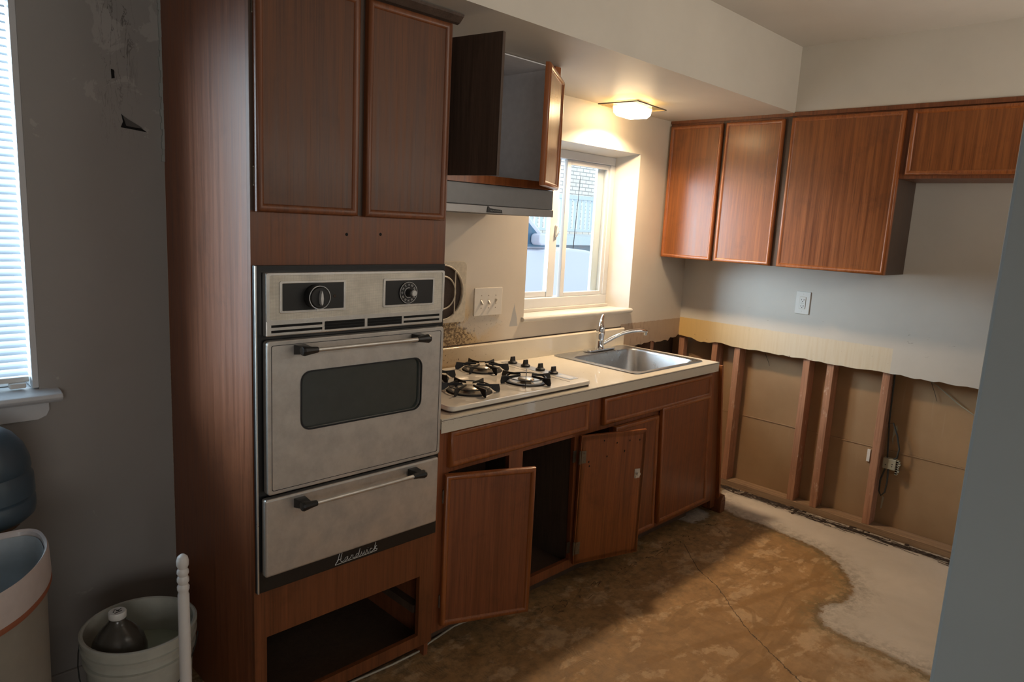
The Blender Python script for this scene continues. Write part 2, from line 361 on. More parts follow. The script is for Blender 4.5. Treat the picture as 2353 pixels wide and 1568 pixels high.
# ------------------------------------------------------------------ mesh helper
class MB:
    def __init__(s, xf=None): s.v = []; s.f = []; s.xf = xf
    def add(s, vs, fs):
        b = len(s.v); s.v += [tuple(v) for v in vs]; s.f += [tuple(i+b for i in f) for f in fs]; return s
    def box(s, x0, x1, y0, y1, z0, z1):
        x0, x1 = min(x0, x1), max(x0, x1); y0, y1 = min(y0, y1), max(y0, y1); z0, z1 = min(z0, z1), max(z0, z1)
        return s.add([(x, y, z) for x in (x0, x1) for y in (y0, y1) for z in (z0, z1)],
                     [(0, 1, 3, 2), (4, 6, 7, 5), (0, 4, 5, 1), (2, 3, 7, 6), (0, 2, 6, 4), (1, 5, 7, 3)])
    def prism(s, pts, h0, h1, axis='z'):
        # pts (a,b): axis z -> (x,y), axis y -> (x,z), axis x -> (y,z)
        def P(a, b, h): return {'z': (a, b, h), 'y': (a, h, b), 'x': (h, a, b)}[axis]
        n = len(pts); vs = [P(a, b, h0) for a, b in pts] + [P(a, b, h1) for a, b in pts]
        fs = [tuple(range(n))[::-1], tuple(range(n, 2*n))] + [(i, (i+1) % n, (i+1) % n+n, i+n) for i in range(n)]
        return s.add(vs, fs)
    def lathe(s, prof, c=(0, 0, 0), axis='z', n=32, closed=False):
        vs = []; fs = []
        k = len(prof)
        for i in range(n):
            a = 2*PI*i/n
            for r, h in prof:
                p = {'z': (r*math.cos(a), r*math.sin(a), h), 'y': (r*math.cos(a), h, r*math.sin(a)), 'x': (h, r*math.cos(a), r*math.sin(a))}[axis]
                vs.append((p[0]+c[0], p[1]+c[1], p[2]+c[2]))
        for i in range(n):
            j = (i+1) % n
            for q in range(k-1): fs.append((i*k+q, j*k+q, j*k+q+1, i*k+q+1))
            if closed: fs.append((i*k+k-1, j*k+k-1, j*k, i*k))
        if not closed:
            if prof[0][0] > 1e-6: fs.append(tuple(i*k for i in range(n))[::-1])
            if prof[-1][0] > 1e-6: fs.append(tuple(i*k+k-1 for i in range(n)))
        return s.add(vs, fs)
    def cyl(s, p0, p1, r0, r1=None, n=20):
        r1 = r0 if r1 is None else r1
        return s.tube([p0, p1], [r0, r1], n)
    def tube(s, path, r, n=10):
        P = [Vector(p) for p in path]; k = len(P)
        R = r if isinstance(r, (list, tuple)) else [r]*k
        vs = []; fs = []; up = None
        for i, p in enumerate(P):
            t = (P[min(i+1, k-1)]-P[max(i-1, 0)]).normalized()
            if up is None:
                up = Vector((0, 0, 1)) if abs(t.z) < .9 else Vector((1, 0, 0))
            a = t.cross(up).normalized(); b = a.cross(t).normalized(); up = b
            for j in range(n):
                w = 2*PI*j/n; q = p+(a*math.cos(w)+b*math.sin(w))*R[i]; vs.append(tuple(q))
        for i in range(k-1):
            for j in range(n): fs.append((i*n+j, i*n+(j+1) % n, (i+1)*n+(j+1) % n, (i+1)*n+j))
        fs.append(tuple(range(n))[::-1]); fs.append(tuple((k-1)*n+j for j in range(n)))
        return s.add(vs, fs)
    def ring(s, x0, x1, z0, z1, prof, y=0.0):
        # mitred frame: prof list of (inset, out) ; faces -y, closed profile
        k = len(prof); vs = []; fs = []
        for u, o in prof:
            vs += [(x0+u, y-o, z0+u), (x1-u, y-o, z0+u), (x1-u, y-o, z1-u), (x0+u, y-o, z1-u)]
        for i in range(k):
            j = (i+1) % k
            for c in range(4):
                d = (c+1) % 4; fs.append((i*4+c, i*4+d, j*4+d, j*4+c))
        return s.add(vs, fs)
    def build(s, name, mat, parent=None, bevel=0.0, smooth=False, seg=2):
        vs = s.v
        if s.xf: vs = [tuple(s.xf(Vector(v))) for v in vs]
        off = Vector((0, 0, 0)); q = parent
        while q is not None: off += q.location; q = q.parent
        me = bpy.data.meshes.new(name)
        own = Vector((0, 0, 0))
        if parent is None:
            a = np.array(vs); own = Vector(((a[:, 0].min()+a[:, 0].max())/2, (a[:, 1].min()+a[:, 1].max())/2, a[:, 2].min()))
            off = own
        me.from_pydata([tuple(Vector(v)-off) for v in vs], [], s.f); me.update()
        bm = bmesh.new(); bm.from_mesh(me); bmesh.ops.recalc_face_normals(bm, faces=bm.faces); bm.to_mesh(me); bm.free()
        me.materials.append(mat)
        o = bpy.data.objects.new(name, me); COL.objects.link(o); o.parent = parent; o.location = own
        if smooth:
            for p in me.polygons: p.use_smooth = True
            try: me.set_sharp_from_angle(angle=math.radians(40))
            except Exception: pass
        if bevel:
            b = o.modifiers.new('bevel', 'BEVEL'); b.width = bevel; b.segments = seg; b.limit_method = 'ANGLE'; b.angle_limit = math.radians(40); b.harden_normals = False
        return o

def tag(o, label=None, cat=None, group=None, kind=None):
    if label: o['label'] = label
    if cat: o['category'] = cat
    if group: o['group'] = group
    if kind: o['kind'] = kind
    return o
def thing(name, loc, label, cat, group=None):
    o = bpy.data.objects.new(name, None); COL.objects.link(o); o.location = loc; o.empty_display_size = .05
    return tag(o, label, cat, group)
def struct(name, mb, mat, parent=None, **kw):
    o = mb.build(name, mat, parent, **kw)
    if parent is None: o['kind'] = 'structure'
    return o
def rrect(x0, x1, z0, z1, r, n=6):
    pts = []
    for cx, cz, a0 in ((x1-r, z1-r, 0), (x0+r, z1-r, 90), (x0+r, z0+r, 180), (x1-r, z0+r, 270)):
        for i in range(n+1):
            a = math.radians(a0+90*i/n); pts.append((cx+r*math.cos(a), cz+r*math.sin(a)))
    return pts
def rframe(mb, a, b, h0, h1, axis='y'):
    # ring between rounded outlines a (outer) and b (inner) of equal length
    n = len(a)
    def P(p, h): return {'z': (p[0], p[1], h), 'y': (p[0], h, p[1]), 'x': (h, p[0], p[1])}[axis]
    vs = [P(p, h0) for p in a]+[P(p, h0) for p in b]+[P(p, h1) for p in b]+[P(p, h1) for p in a]
    fs = []
    for k in range(4):
        for i in range(n):
            j = (i+1) % n; fs.append((k*n+i, k*n+j, ((k+1) % 4)*n+j, ((k+1) % 4)*n+i))
    return mb.add(vs, fs)

ZC, ZS = 2.58, 2.249
# ================================================================== SETTING
# ---- floor: fine grid in the kitchen with stain masks
con_line = np.array([(0.3, -.42), (-.06, -.457), (-.251, -.531), (-.345, -.583), (-.389, -.745), (-.382, -.898), (-.411, -1.084), (-.433, -1.209), (-.519, -1.341), (-.641, -1.437), (-.756, -1.498), (-.891, -1.508), (-.989, -1.449), (-1.097, -1.473), (-1.161, -1.526), (-1.176, -1.628), (-1.168, -1.758), (-1.191, -1.934), (-1.25, -2.3), (-1.3, -2.7)])
crack_line = np.array([(-.95, -.72), (-1.141, -.917), (-1.219, -1.064), (-1.364, -1.226), (-1.445, -1.327), (-1.507, -1.431), (-1.564, -1.527), (-1.612, -1.614), (-1.75, -1.9)])
def pdist(P, L):
    best = np.full(len(P), 9.0)
    for a, b in zip(L[:-1], L[1:]):
        d = b-a; t = np.clip(((P-a)@d)/(d@d), 0, 1); q = a+t[:, None]*d
        best = np.minimum(best, np.hypot(*(P-q).T))
    return best
def inside(P, poly):
    r = np.zeros(len(P), bool); x, y = P.T; n = len(poly)
    for i in range(n):
        x1, y1 = poly[i]; x2, y2 = poly[(i+1) % n]
        c = ((y1 > y) != (y2 > y)) & (x < (x2-x1)*(y-y1)/(y2-y1+1e-12)+x1); r ^= c
    return r
NX, NY = 170, 150
xs = np.concatenate([[-6.2, -4.5], np.linspace(-3.4, .2, NX)]); ys = np.concatenate([[-5.3, -4, -3], np.linspace(-2.6, .2, NY)])
gx, gy = np.meshgrid(xs, ys, indexing='ij'); P = np.stack([gx.ravel(), gy.ravel()], 1)
fl = MB(); n2 = len(ys)
fl.v = [(float(a), float(b), 0.0) for a, b in P]
fl.f = [(i*n2+j, (i+1)*n2+j, (i+1)*n2+j+1, i*n2+j+1) for i in range(len(xs)-1) for j in range(n2-1)]
b0 = len(fl.v)
fl.v += [(-6.2, -5.3, -.1), (.2, -5.3, -.1), (.2, .2, -.1), (-6.2, .2, -.1)]; fl.f += [(b0, b0+1, b0+2, b0+3)]
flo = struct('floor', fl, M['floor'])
poly = np.vstack([con_line, [(.5, -2.7), (.5, -.4)]])
dc = pdist(P, con_line); ins = inside(P, poly)
patch = np.array([(-.46, -.50), (-.47, -.60), (-.56, -.63), (-.68, -.615), (-.72, -.50)]); pin = inside(P, patch)
dcs = np.where(ins, dc, -dc)
pd = pdist(P, np.vstack([patch, patch[:1]])); dcs = np.maximum(dcs, np.where(pin, pd, -pd))
cl = crack_line[::-1]
ck = np.where((P[:, 1] > cl[0, 1]) & (P[:, 1] < cl[-1, 1]), (P[:, 0]-np.interp(P[:, 1], cl[:, 1], cl[:, 0]))*.8, 1.0)
trails = [[(-.70, -1.33), (-.977, -1.279), (-1.346, -1.192), (-1.466, -1.118)], [(-1.0, -1.60), (-1.14, -1.527), (-1.196, -1.492), (-1.371, -1.374), (-1.512, -1.315), (-1.755, -1.227), (-1.938, -1.171)], [(-1.40, -1.52), (-1.532, -1.483), (-1.686, -1.46), (-1.816, -1.431)]]
tr_ = np.minimum.reduce([pdist(P, np.array(L)) for L in trails])
for nm, arr in (('concrete', dcs), ('crack', ck), ('trail', tr_)):
    at = flo.data.attributes.new(nm, 'FLOAT', 'POINT'); full = np.concatenate([arr, np.full(4, -1.0)]).astype(np.float32)
    at.data.foreach_set('value', full)

# ---- ceiling and soffits
struct('ceiling', MB().box(-6.2, .2, -5.3, .2, ZC, ZC+.1), M['ceiling'])
struct('trim_1', MB().box(-3.216, 0, -.756, 0, ZS, ZC), M['soffit'])['label'] = 'boxed soffit above the window wall cabinets'
struct('trim_2', MB().box(-.300, 0, -2.6, -.756, ZS, ZC), M['soffit'])['label'] = 'boxed soffit above the far wall cabinets'

# ---- back wall (window wall), kitchen side
wb = MB()
T = .20
wb.box(-3.216, -1.497, 0, T, 0, ZC)            # left of kitchen window
wb.box(-1.497, -.59, 0, T, 2.028, ZC)          # above
wb.box(-1.497, -.64, 0, T, 0, 1.105)           # below
# right of window and over the torn-out strip, ragged lower edge
rag = [(-.64, 1.105), (-.64, .905)]
x = -.62
while x < -.01:
    rag.append((x, .898+random.uniform(-.006, .010)+(.012 if x > -.1 else 0))); x += random.uniform(.02, .045)
rag += [(0, .93), (0, 1.105)]
wb.prism(rag, 0, .013, 'y')
wb.box(-.64, .0, .013, .10, .95, 1.105)
wb.box(-.59, .0, 0, T, 1.105, ZC)
wb.box(-.64, .0, .10, T, 0, 1.105)
struct('wall_back', wb, M['wall_back'])
# splayed plaster reveal of the kitchen window
rv = MB()
rv.prism([(-.59, .001), (-.655, .125), (-.655, .2), (-.58, .2), (-.58, .001)], 1.131, 2.028, 'z')
rv.prism([(.001, 2.028), (.125, 2.004), (.2, 2.004), (.2, 2.04), (.001, 2.04)], -1.497, -.59, 'x')
struct('trim_3', rv, M['sill'])['label'] = 'splayed plaster window reveal'
# ---- left wall (dining side) around the blind window
wl = MB()
wl.box(-3.595, -3.216, 0, T, 0, ZC); wl.box(-4.5, -3.595, 0, T, 2.2, ZC); wl.box(-4.5, -3.595, 0, T, 0, 1.02); wl.box(-6.2, -4.5, 0, T, 0, ZC)
wlo = struct('wall_left', wl, M['wall_left'])
# ---- far wall, drywall torn away below 0.9 m
wf = MB(); rag = []
y = -2.6
while y < -.02:
    jag = .006 if y < -.35 else .014
    rag.append((y, .906+random.uniform(-jag*.5, jag))); y += random.uniform(.02, .05)
rag += [(0, .925), (0, ZC), (-2.6, ZC)]
wf.prism(rag, 0, .013, 'x')
wf.box(.013, .2, -2.6, .2, 1.2, ZC)
struct('wall_far', wf, M['wall_far'])
bk = MB(); bk.box(.102, .2, -2.6, .2, .467, 1.2); bk.box(.102, .2, -2.6, .2, 0, .463); bk.box(.098, .11, -2.6, .2, .4605, .4668)
struct('wall_sheathing', bk, M['backing'], bevel=.0012)['label'] = 'brown sheathing boards exposed behind the torn drywall'
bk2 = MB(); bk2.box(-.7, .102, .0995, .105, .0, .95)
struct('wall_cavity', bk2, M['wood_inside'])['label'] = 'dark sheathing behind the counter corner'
struct('trim_4', MB().box(.013, .1005, -2.6, .0, 0, .040), M['plate'], bevel=.003)['label'] = 'exposed bottom plate of the far wall'
# ---- partition wall at the right edge of the picture, rear and side walls of the room
struct('wall_right', MB().box(-3.2, -3.07, -5.3, -2.295, 0, ZC), M['wall_grey'], bevel=.004)
struct('wall_front', MB().box(-3.07, .0, -2.75, -2.6, 0, ZC), M['wall_far'])
wr = MB(); wr.box(-6.2, -3.2, -5.45, -5.3, 0, ZC)
struct('wall_rear', wr, M['wall_grey'])
struct('wall_side', MB().box(-6.35, -6.2, -5.3, .2, 0, ZC), M['wall_grey'])
struct('baseboard_left', MB().box(-6.2, -3.218, -.012, 0, 0, .085), M['wall_left'], bevel=.003)

# torn flap and hole in the left wall's plaster
tp = thing('peeled_plaster', (-3.31, 0, 1.82), 'small torn triangular hole with curled paint flap high on the grey wall', 'wall damage')
MB().prism([(-3.338, 1.872), (-3.325, 1.856), (-3.300, 1.846), (-3.266, 1.826), (-3.300, 1.829), (-3.341, 1.832), (-3.334, 1.85)], -.0025, .004, 'y').build('hole', M['dark_hole'], tp)
MB().prism([(-3.335, 1.868), (-3.320, 1.858), (-3.300, 1.848), (-3.278, 1.836), (-3.300, 1.836), (-3.326, 1.838)], -.0045, -.0026, 'y').build('flap', M['flap'], tp)
MB().prism([(-3.362, 2.0), (-3.354, 1.998), (-3.353, 1.975), (-3.361, 1.972)], -.003, .003, 'y').build('hole', M['dark_hole'], tp)
sc = MB()
for i in range(26):
    z = 1.74+i*.02; w = .003+random.random()*.006
    sc.prism([(-3.2175-w, z), (-3.216, z), (-3.216, z+.021), (-3.2175-w*random.uniform(.5, 1.2), z+.021)], -.006-random.random()*.004, 0, 'y')
sc.build('caulk', M['wall_grey'], tp)

# ================================================================== KITCHEN WINDOW
w = bpy.data.objects.new('window_1', None); COL.objects.link(w); w.location = (-1.075, .13, 1.13); tag(w, 'white sliding kitchen window beside the hood', kind='structure')
f = MB(); x0, x1, z0, z1 = -1.50, -.655, 1.148, 2.004
f.box(x0, x1, .125, .20, z1-.045, z1); f.box(x0, x1, .125, .20, z0, z0+.055); f.box(x1-.04, x1, .125, .20, z0+.055, z1-.045); f.box(x0, x0+.04, .125, .20, z0+.055, z1-.045)
f.build('window_frame', M['vinyl'], w, bevel=.003)
s = MB(); a, b, c, d = -1.072, -.692, 1.204, 1.957
s.box(a, a+.032, .135, .160, c, d); s.box(b-.020, b, .135, .160, c, d); s.box(a+.032, b-.020, .135, .160, c, c+.022); s.box(a+.032, b-.020, .135, .160, d-.026, d)
so = s.build('sash', M['vinyl'], w, bevel=.002)
MB().box(a+.03, b-.018, .146, .149, c+.02, d-.024).build('pane', M['glass'], so)
s = MB(); a, b = -1.462, -1.098
s.box(a, a+.03, .165, .190, c, d); s.box(b-.06, b, .160, .190, c, d); s.box(a+.03, b-.06, .165, .190, c, c+.03); s.box(a+.03, b-.06, .165, .190, d-.03, d)
so = s.build('sash', M['vinyl'], w, bevel=.002)
MB().box(a+.028, b-.058, .176, .179, c+.02, d-.02).build('pane', M['glass'], so)
lk = MB(); lk.box(-1.118, -1.100, .150, .158, 1.535, 1.60); lk.tube([(-1.112, .148, 1.54), (-1.112, .138, 1.56), (-1.112, .138, 1.585), (-1.112, .148, 1.597)], .004, 8)
lk.build('latch', M['white_plastic'], w, bevel=.002)
st = MB(); st.box(-.765, -.70, .1665, .185, 1.20, 1.955); st.box(-.708, -.70, .150, .166, 1.20, 1.955)
st.build('outer_stile', M['vinyl'], w, bevel=.002)
sl = MB(); sl.prism([(-.022, 1.112), (-.022, 1.124), (-.014, 1.131), (.125, 1.134), (.20, 1.134), (.20, 1.105), (-.014, 1.105)], -1.515, -.572, 'x')
sl.build('window_sill', M['sill'], w, bevel=.004)
MB().box(-1.497, -.66, .105, .125, 1.134, 1.150).build('sill_strip', M['sill'], w, bevel=.002)

# ---- blind window
w2 = bpy.data.objects.new('window_2', None); COL.objects.link(w2); w2.location = (-4.05, 0, 1.02); tag(w2, 'window with white blind at the left edge', kind='structure')
f = MB(); f.box(-3.612, -3.595, .0, .16, 1.04, 2.2); f.box(-4.5, -4.47, .0, .16, 1.04, 2.2); f.box(-4.47, -3.625, .06, .16, 1.04, 1.07); f.box(-4.47, -3.625, .0, .16, 2.17, 2.2)
f.build('window_frame', M['trim_white'], w2, bevel=.002)
MB().box(-4.47, -3.625, .10, .104, 1.07, 2.17).build('pane', M['glass'], w2)
s = MB(); s.prism([(-.050, 1.008), (-.056, 1.016), (-.052, 1.026), (-.04, 1.030), (.0, 1.036), (.16, 1.04), (.16, 1.0), (-.04, 1.0)], -4.6, -3.545, 'x')
s.build('window_sill', M['trim_white'], w2, bevel=.003)
MB().prism([(-4.58, 1.0), (-3.575, 1.0), (-3.575, .972), (-3.583, .955), (-3.605, .945), (-4.58, .945)], -.016, 0, 'y').build('apron', M['trim_white'], w2, bevel=.002)
bl = thing('window_blind', (-4.05, .03, 1.07), 'white horizontal slat blind lowered over the left window', 'blind')
z = 1.085
k = 0
while z < 2.14:
    ww = .0125
    MB().add([(-4.46, .030-ww, z-.006), (-3.616, .030-ww, z-.006), (-3.616, .030, z+.0015), (-4.46, .030, z+.0015), (-4.46, .030+ww, z+.005), (-3.616, .030+ww, z+.005)],
             [(0, 1, 2, 3), (3, 2, 5, 4)]).build('slat', M['slat'], bl)
    z += .0212
MB().box(-4.46, -3.616, .018, .042, 1.058, 1.074).build('bottom_rail', M['white_plastic'], bl, bevel=.002)
MB().box(-4.46, -3.616, .012, .05, 2.14, 2.168).build('headrail', M['white_plastic'], bl, bevel=.002)
for xx in (-3.75, -4.3): MB().cyl((xx, .03, 1.07), (xx, .03, 2.14), .0009, n=6).build('cord', M['white_plastic'], bl)
MB().box(-3.668, -3.626, .003, .03, 1.042, 1.058).build('rail_end_cap', M['white_plastic'], bl, bevel=.004)

# ================================================================== CABINET PARTS
TRIM = [(0.0, 0.0), (0.0, .015), (.003, .020), (.009, .0225), (.015, .021), (.020, .016), (.022, .013), (.022, 0.0)]
def door(parent, x0, x1, z0, z1, yb, ang=0, side='L', trim='front', face='wood', t=.014, xf=None, hinges=None, name='door', tmat='wood_trim', hinge_on=True):
    """closed position spans x0..x1, back face at y=yb; hinge on L or R edge, opened by ang degrees towards -y"""
    hx = x0 if side == 'L' else x1; a = math.radians(ang)
    sgn = -1 if side == 'L' else 1
    def R(v):
        p = Vector(v); dx, dy = p.x-hx, p.y-yb
        c, s = math.cos(sgn*a), math.sin(sgn*a)
        q = Vector((hx+dx*c-dy*s, yb+dx*s+dy*c, p.z))
        return xf(q) if xf else q
    d = MB(R).box(x0+.002, x1-.002, yb-t, yb, z0+.002, z1-.002).build(name, M[face], parent, bevel=.001)
    if trim: MB(R).ring(x0, x1, z0, z1, TRIM, yb).build('edge_trim', M[tmat], d, smooth=True)
    if hinge_on:
        for zz in (z0+.07, z1-.11):
            h = MB(R); h.box(hx-.004, hx+.004, yb-.003, yb+.006, zz, zz+.045); h.cyl((hx, yb+.001, zz-.003), (hx, yb+.001, zz+.048), .004, n=8)
            h.build('hinge', M['brass'], d)
    return d

# ================================================================== TALL OVEN CABINET
YF = -.614
tc = thing('oven_cabinet', (-2.88, -.3, 0), 'tall reddish brown wooden cabinet housing the wall oven, floor to soffit', 'cabinet')
X0, X1 = -3.216, -2.541
MB().box(X0, X0+.018, YF+.018, -.001, .0, ZS-.002).build('side_panel', M['wood_side'], tc, bevel=.001)
MB().box(X1-.018, X1, YF+.018, -.001, .0, ZS-.002).build('side_panel', M['wood_side'], tc, bevel=.001)
ff = MB()
ff.box(X0, -3.178, YF, YF+.018, .062, ZS-.003); ff.box(-2.603, X1, YF, YF+.018, .062, ZS-.003)
ff.box(-3.178, -2.603, YF, YF+.018, .062, .108); ff.box(-3.178, -2.603, YF, YF+.018, .341, .52)
ff.box(-3.178, -2.603, YF, YF+.018, 1.43, 1.64); ff.box(-3.178, -2.603, YF, YF+.018, 2.19, ZS-.003); ff.box(-2.905, -2.865, YF, YF+.018, 1.64, 2.19)
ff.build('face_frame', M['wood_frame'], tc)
for a_, b_ in ((X0+.0005, -3.200), (-2.897, -2.864)): MB().box(a_, b_, YF-.0008, YF, 1.602, ZS-.03).build('gap_shade_strip', M['wood_dark'], tc)  # thin dark strips paint the shade in the gaps beside the doors
ins = MB(); ins.box(X0+.018, X1-.018, YF+.018, -.02, .055, .068); ins.box(X0+.018, X1-.018, YF+.018, -.02, .40, .415); ins.box(X0+.018, X1-.018, -.02, -.008, .0, ZS-.01)
ins.box(X0+.018, X1-.018, YF+.018, -.02, 1.50, 1.515); ins.box(X1-.05, X1-.018, YF+.05, -.05, .17, .20)
ins.build('inner_shelf', M['wood_inside'], tc)
MB().box(X0, X1, -.545, -.53, 0, .058).build('toe_board', M['wood_inside'], tc)
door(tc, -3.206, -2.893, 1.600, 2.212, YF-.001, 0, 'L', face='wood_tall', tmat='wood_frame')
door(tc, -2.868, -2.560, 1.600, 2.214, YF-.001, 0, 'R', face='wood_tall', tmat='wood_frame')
cr = MB(); cr.prism([(YF, ZS-.030), (YF-.012, ZS-.026), (YF-.030, ZS-.010), (YF-.034, ZS-.003), (YF, ZS-.003)], X0-.004, X1+.02, 'x')
cr.build('crown_moulding', M['wood_dark'], tc, bevel=.001)
for xx, zz in ((-2.92, 1.545), (-2.80, 1.548)): MB().lathe([(0, -.0012), (.004, -.001), (.005, 0)], (xx, YF, zz), 'y', 10).build('knot', M['dark_hole'], tc)

tag(MB().tube([(-3.22, -.552, .006), (-2.9, -.556, .006), (-2.68, -.572, .007), (-2.562, -.570, .006), (-2.494, -.552, .006), (-2.352, -.528, .006), (-2.2, -.54, .005)], .0042, 6).build('caulk_bead', M['grime_cream']), 'thin pale curled caulk bead along the foot of the cabinets', 'caulk')

# ================================================================== WALL OVEN
ov = thing('wall_oven', (-2.88, -.63, .5), 'old stainless double-door wall oven with black trim in the tall cabinet', 'oven')
ob = MB(); ob.box(-3.213, -2.548, -.627, YF-.0005, .497, 1.456); ob.box(-3.17, -2.61, YF+.019, -.10, .53, 1.42)
ob.build('oven_body', M['black'], ov, bevel=.002)
MB().box(-3.2128, -3.2088, -.633, -.627, .50, 1.455).build('trim_strip', M['steel_trim'], ov)
# control panel: metal surround with slots
cp = MB(); a = rrect(-3.191, -2.570, 1.262, 1.437, .008); b = rrect(-3.182, -2.578, 1.3035, 1.431, .006)
rframe(cp, a, b, -.656, -.628)
# the strip below the hatched panel carries the slots
ctl = MB()
ctl.box(-3.191, -2.570, -.650, -.628, 1.262, 1.437)
co = ctl.build('control_panel', M['steel_trim'], ov, bevel=.003)
rf = MB(); rframe(rf, rrect(-3.191, -2.570, 1.3015, 1.437, .007), rrect(-3.182, -2.578, 1.3075, 1.431, .006), -.6535, -.6495)
rf.build('panel_rim', M['steel_trim'], co, smooth=True)
MB().box(-3.182, -2.578, -.6510, -.6495, 1.3075, 1.431).build('hatched_plate', M['steel_grid'], co)
def slot(x0, x1, z0, z1, par, bars=0):
    MB().box(x0, x1, -.6507, -.6495, z0, z1).build('vent_slot', M['dark_hole'], par)
    for q in range(bars):
        zz = z0+(z1-z0)*(q+1)/(bars+1); MB().box(x0, x1, -.6512, -.6507, zz-.0009, zz+.0009).build('vent_bar', M['black'], par)
slot(-3.176, -3.020, 1.2865, 1.2935, co); slot(-3.176, -3.020, 1.2715, 1.2785, co)
slot(-3.012, -2.876, 1.2700, 1.2945, co, 2); slot(-2.866, -2.738, 1.2700, 1.2945, co, 2)
slot(-2.730, -2.585, 1.2865, 1.2935, co); slot(-2.730, -2.585, 1.2715, 1.2785, co)
for (a0, a1) in ((-3.152, -2.945), (-2.812, -2.612)):
    r = MB(); rframe(r, rrect(a0, a1, 1.3255, 1.4145, .004), rrect(a0+.007, a1-.007, 1.332, 1.408, .002), -.6545, -.6505)
    ro = r.build('dial_frame', M['steel_trim'], co, bevel=.0008)
    MB().box(a0+.007, a1-.007, -.6525, -.6509, 1.332, 1.408).build('dial_plate', M['black_plastic'], ro)
kb = MB(); kb.lathe([(0, -.030), (.0275, -.030), (.0300, -.027), (.0330, -.006), (.0345, 0), (.0345, .002)], (-3.046, -.6535, 1.369), 'y', 40)
ko = kb.build('temperature_knob', M['black_plastic'], ov, smooth=True)
r = MB(); r.lathe([(.0315, -.0290), (.0335, -.0290), (.0335, -.0270), (.0315, -.0270)], (-3.046, -.6535, 1.369), 'y', 40, closed=True); r.build('knob_ring', M['chrome'], ko)
g = MB(); g.prism([(-3.046-.003, 1.352), (-3.046, 1.347), (-3.046+.003, 1.352), (-3.046+.0045, 1.366), (-3.046+.003, 1.380), (-3.046, 1.390), (-3.046-.003, 1.380), (-3.046-.0045, 1.366)], -.696, -.683, 'y')
g.build('knob_grip', M['silver_print'], ko, bevel=.001)
MB().lathe([(0, -.0010), (.004, -.001), (.005, 0)], (-2.982, -.6525, 1.368), 'y', 16).build('indicator_light', M['iron_dirty'], ov)
tk = MB(); tk.lathe([(0, -.005), (.032, -.005), (.034, -.003), (.034, 0)], (-2.719, -.6527, 1.369), 'y', 40)
to = tk.build('timer_dial', M['black_plastic'], ov, smooth=True)
r = MB(); r.lathe([(.0330, -.0056), (.0340, -.0056), (.0340, -.0046), (.0330, -.0046)], (-2.719, -.6527, 1.369), 'y', 40, closed=True)
for i in range(60):
    a = 2*PI*i/60; r1 = .0318; r0 = .0300 if i % 5 == 0 else .0308
    p = Vector((-2.719+r1*math.cos(a), 0, 1.369+r1*math.sin(a))); q = Vector((-2.719+r0*math.cos(a), 0, 1.369+r0*math.sin(a)))
    r.add([(p.x-.0002, -.6581, p.z), (p.x+.0002, -.6581, p.z+.0002), (q.x+.0002, -.6581, q.z), (q.x-.0002, -.6581, q.z)], [(0, 1, 2, 3)])
r.build('dial_scale', M['white_print'], to)
MB().lathe([(0, -.020), (.0100, -.020), (.0112, -.018), (.012, 0)], (-2.719, -.6577, 1.369), 'y', 32).build('timer_knob', M['black_plastic'], to, smooth=True)
r = MB()
for i in range(18):
    a = math.radians(80+i*12); a2 = math.radians(80+(i+1)*12)
    r.add([(-2.719+q*math.cos(w_), -.6583, 1.369+q*math.sin(w_)) for w_ in (a, a2) for q in (.0150, .0168)], [(0, 1, 3, 2)])
r.build('dial_arc', M['silver_print'], to)
MB().lathe([(0, -.004), (.0085, -.004), (.0098, -.002), (.0105, 0)], (-2.713, -.6775, 1.369), 'y', 28).build('knob_cap', M['silver_print'], to, smooth=True)
def text_mesh(txt, size, name, mat, parent, M4, extrude=.0003):
    c = bpy.data.curves.new(name, 'FONT'); c.body = txt; c.size = size; c.align_x = 'CENTER'; c.align_y = 'CENTER'; c.extrude = extrude; c.resolution_u = 2
    tmp = bpy.data.objects.new('tmp', c); COL.objects.link(tmp)
    dg = bpy.context.evaluated_depsgraph_get(); me = bpy.data.meshes.new_from_object(tmp.evaluated_get(dg)); bpy.data.objects.remove(tmp); 
    off = Vector((0, 0, 0)); q = parent
    while q is not None: off += q.location; q = q.parent
    me.transform(Matrix.Translation(-off) @ M4); me.materials.clear(); me.materials.append(M[mat]); me.name = name
    o = bpy.data.objects.new(name, me); COL.objects.link(o); o.parent = parent; return o
for i, t_ in enumerate(['0', '5', '10', '15', '20', '25', '30', '35', '40', '45', '50', '55']):
    a = math.radians(90+30*i)
    m4 = Matrix.Translation((-2.719+.0248*math.cos(a), -.6583, 1.369+.0248*math.sin(a))) @ Matrix.Rotation(math.radians(90), 4, 'X') @ Matrix.Rotation(math.radians(30*i), 4, 'Z')
    text_mesh(t_, .0085, 'dial_numeral', 'white_print', to, m4, .0001)

# oven door
od = MB(); a = rrect(-3.192, -2.568, .804, 1.250, .010); b = rrect(-3.089, -2.659, .982, 1.153, .030)
rframe(od, a, b, -.657, -.630)
odo = od.build('oven_door', M['steel'], ov, bevel=.004)
r = MB(); rframe(r, rrect(-3.180, -2.580, .816, 1.238, .006), rrect(-3.1785, -2.5815, .8175, 1.2365, .006), -.6578, -.6568); r.build('pressed_line', M['black_matte'], odo)
MB().box(-3.10, -2.65, -.647, -.640, .975, 1.16).build('door_glass', M['dark_glass'], odo)
r = MB(); rframe(r, rrect(-3.092, -2.656, .979, 1.156, .033), rrect(-3.088, -2.660, .983, 1.152, .030), -.6595, -.655); r.build('glass_rim', M['black_matte'], odo, smooth=True)
MB().box(-3.185, -2.575, -.6265, -.6200, .795, .81).build('gap_seal', M['dark_hole'], ov)
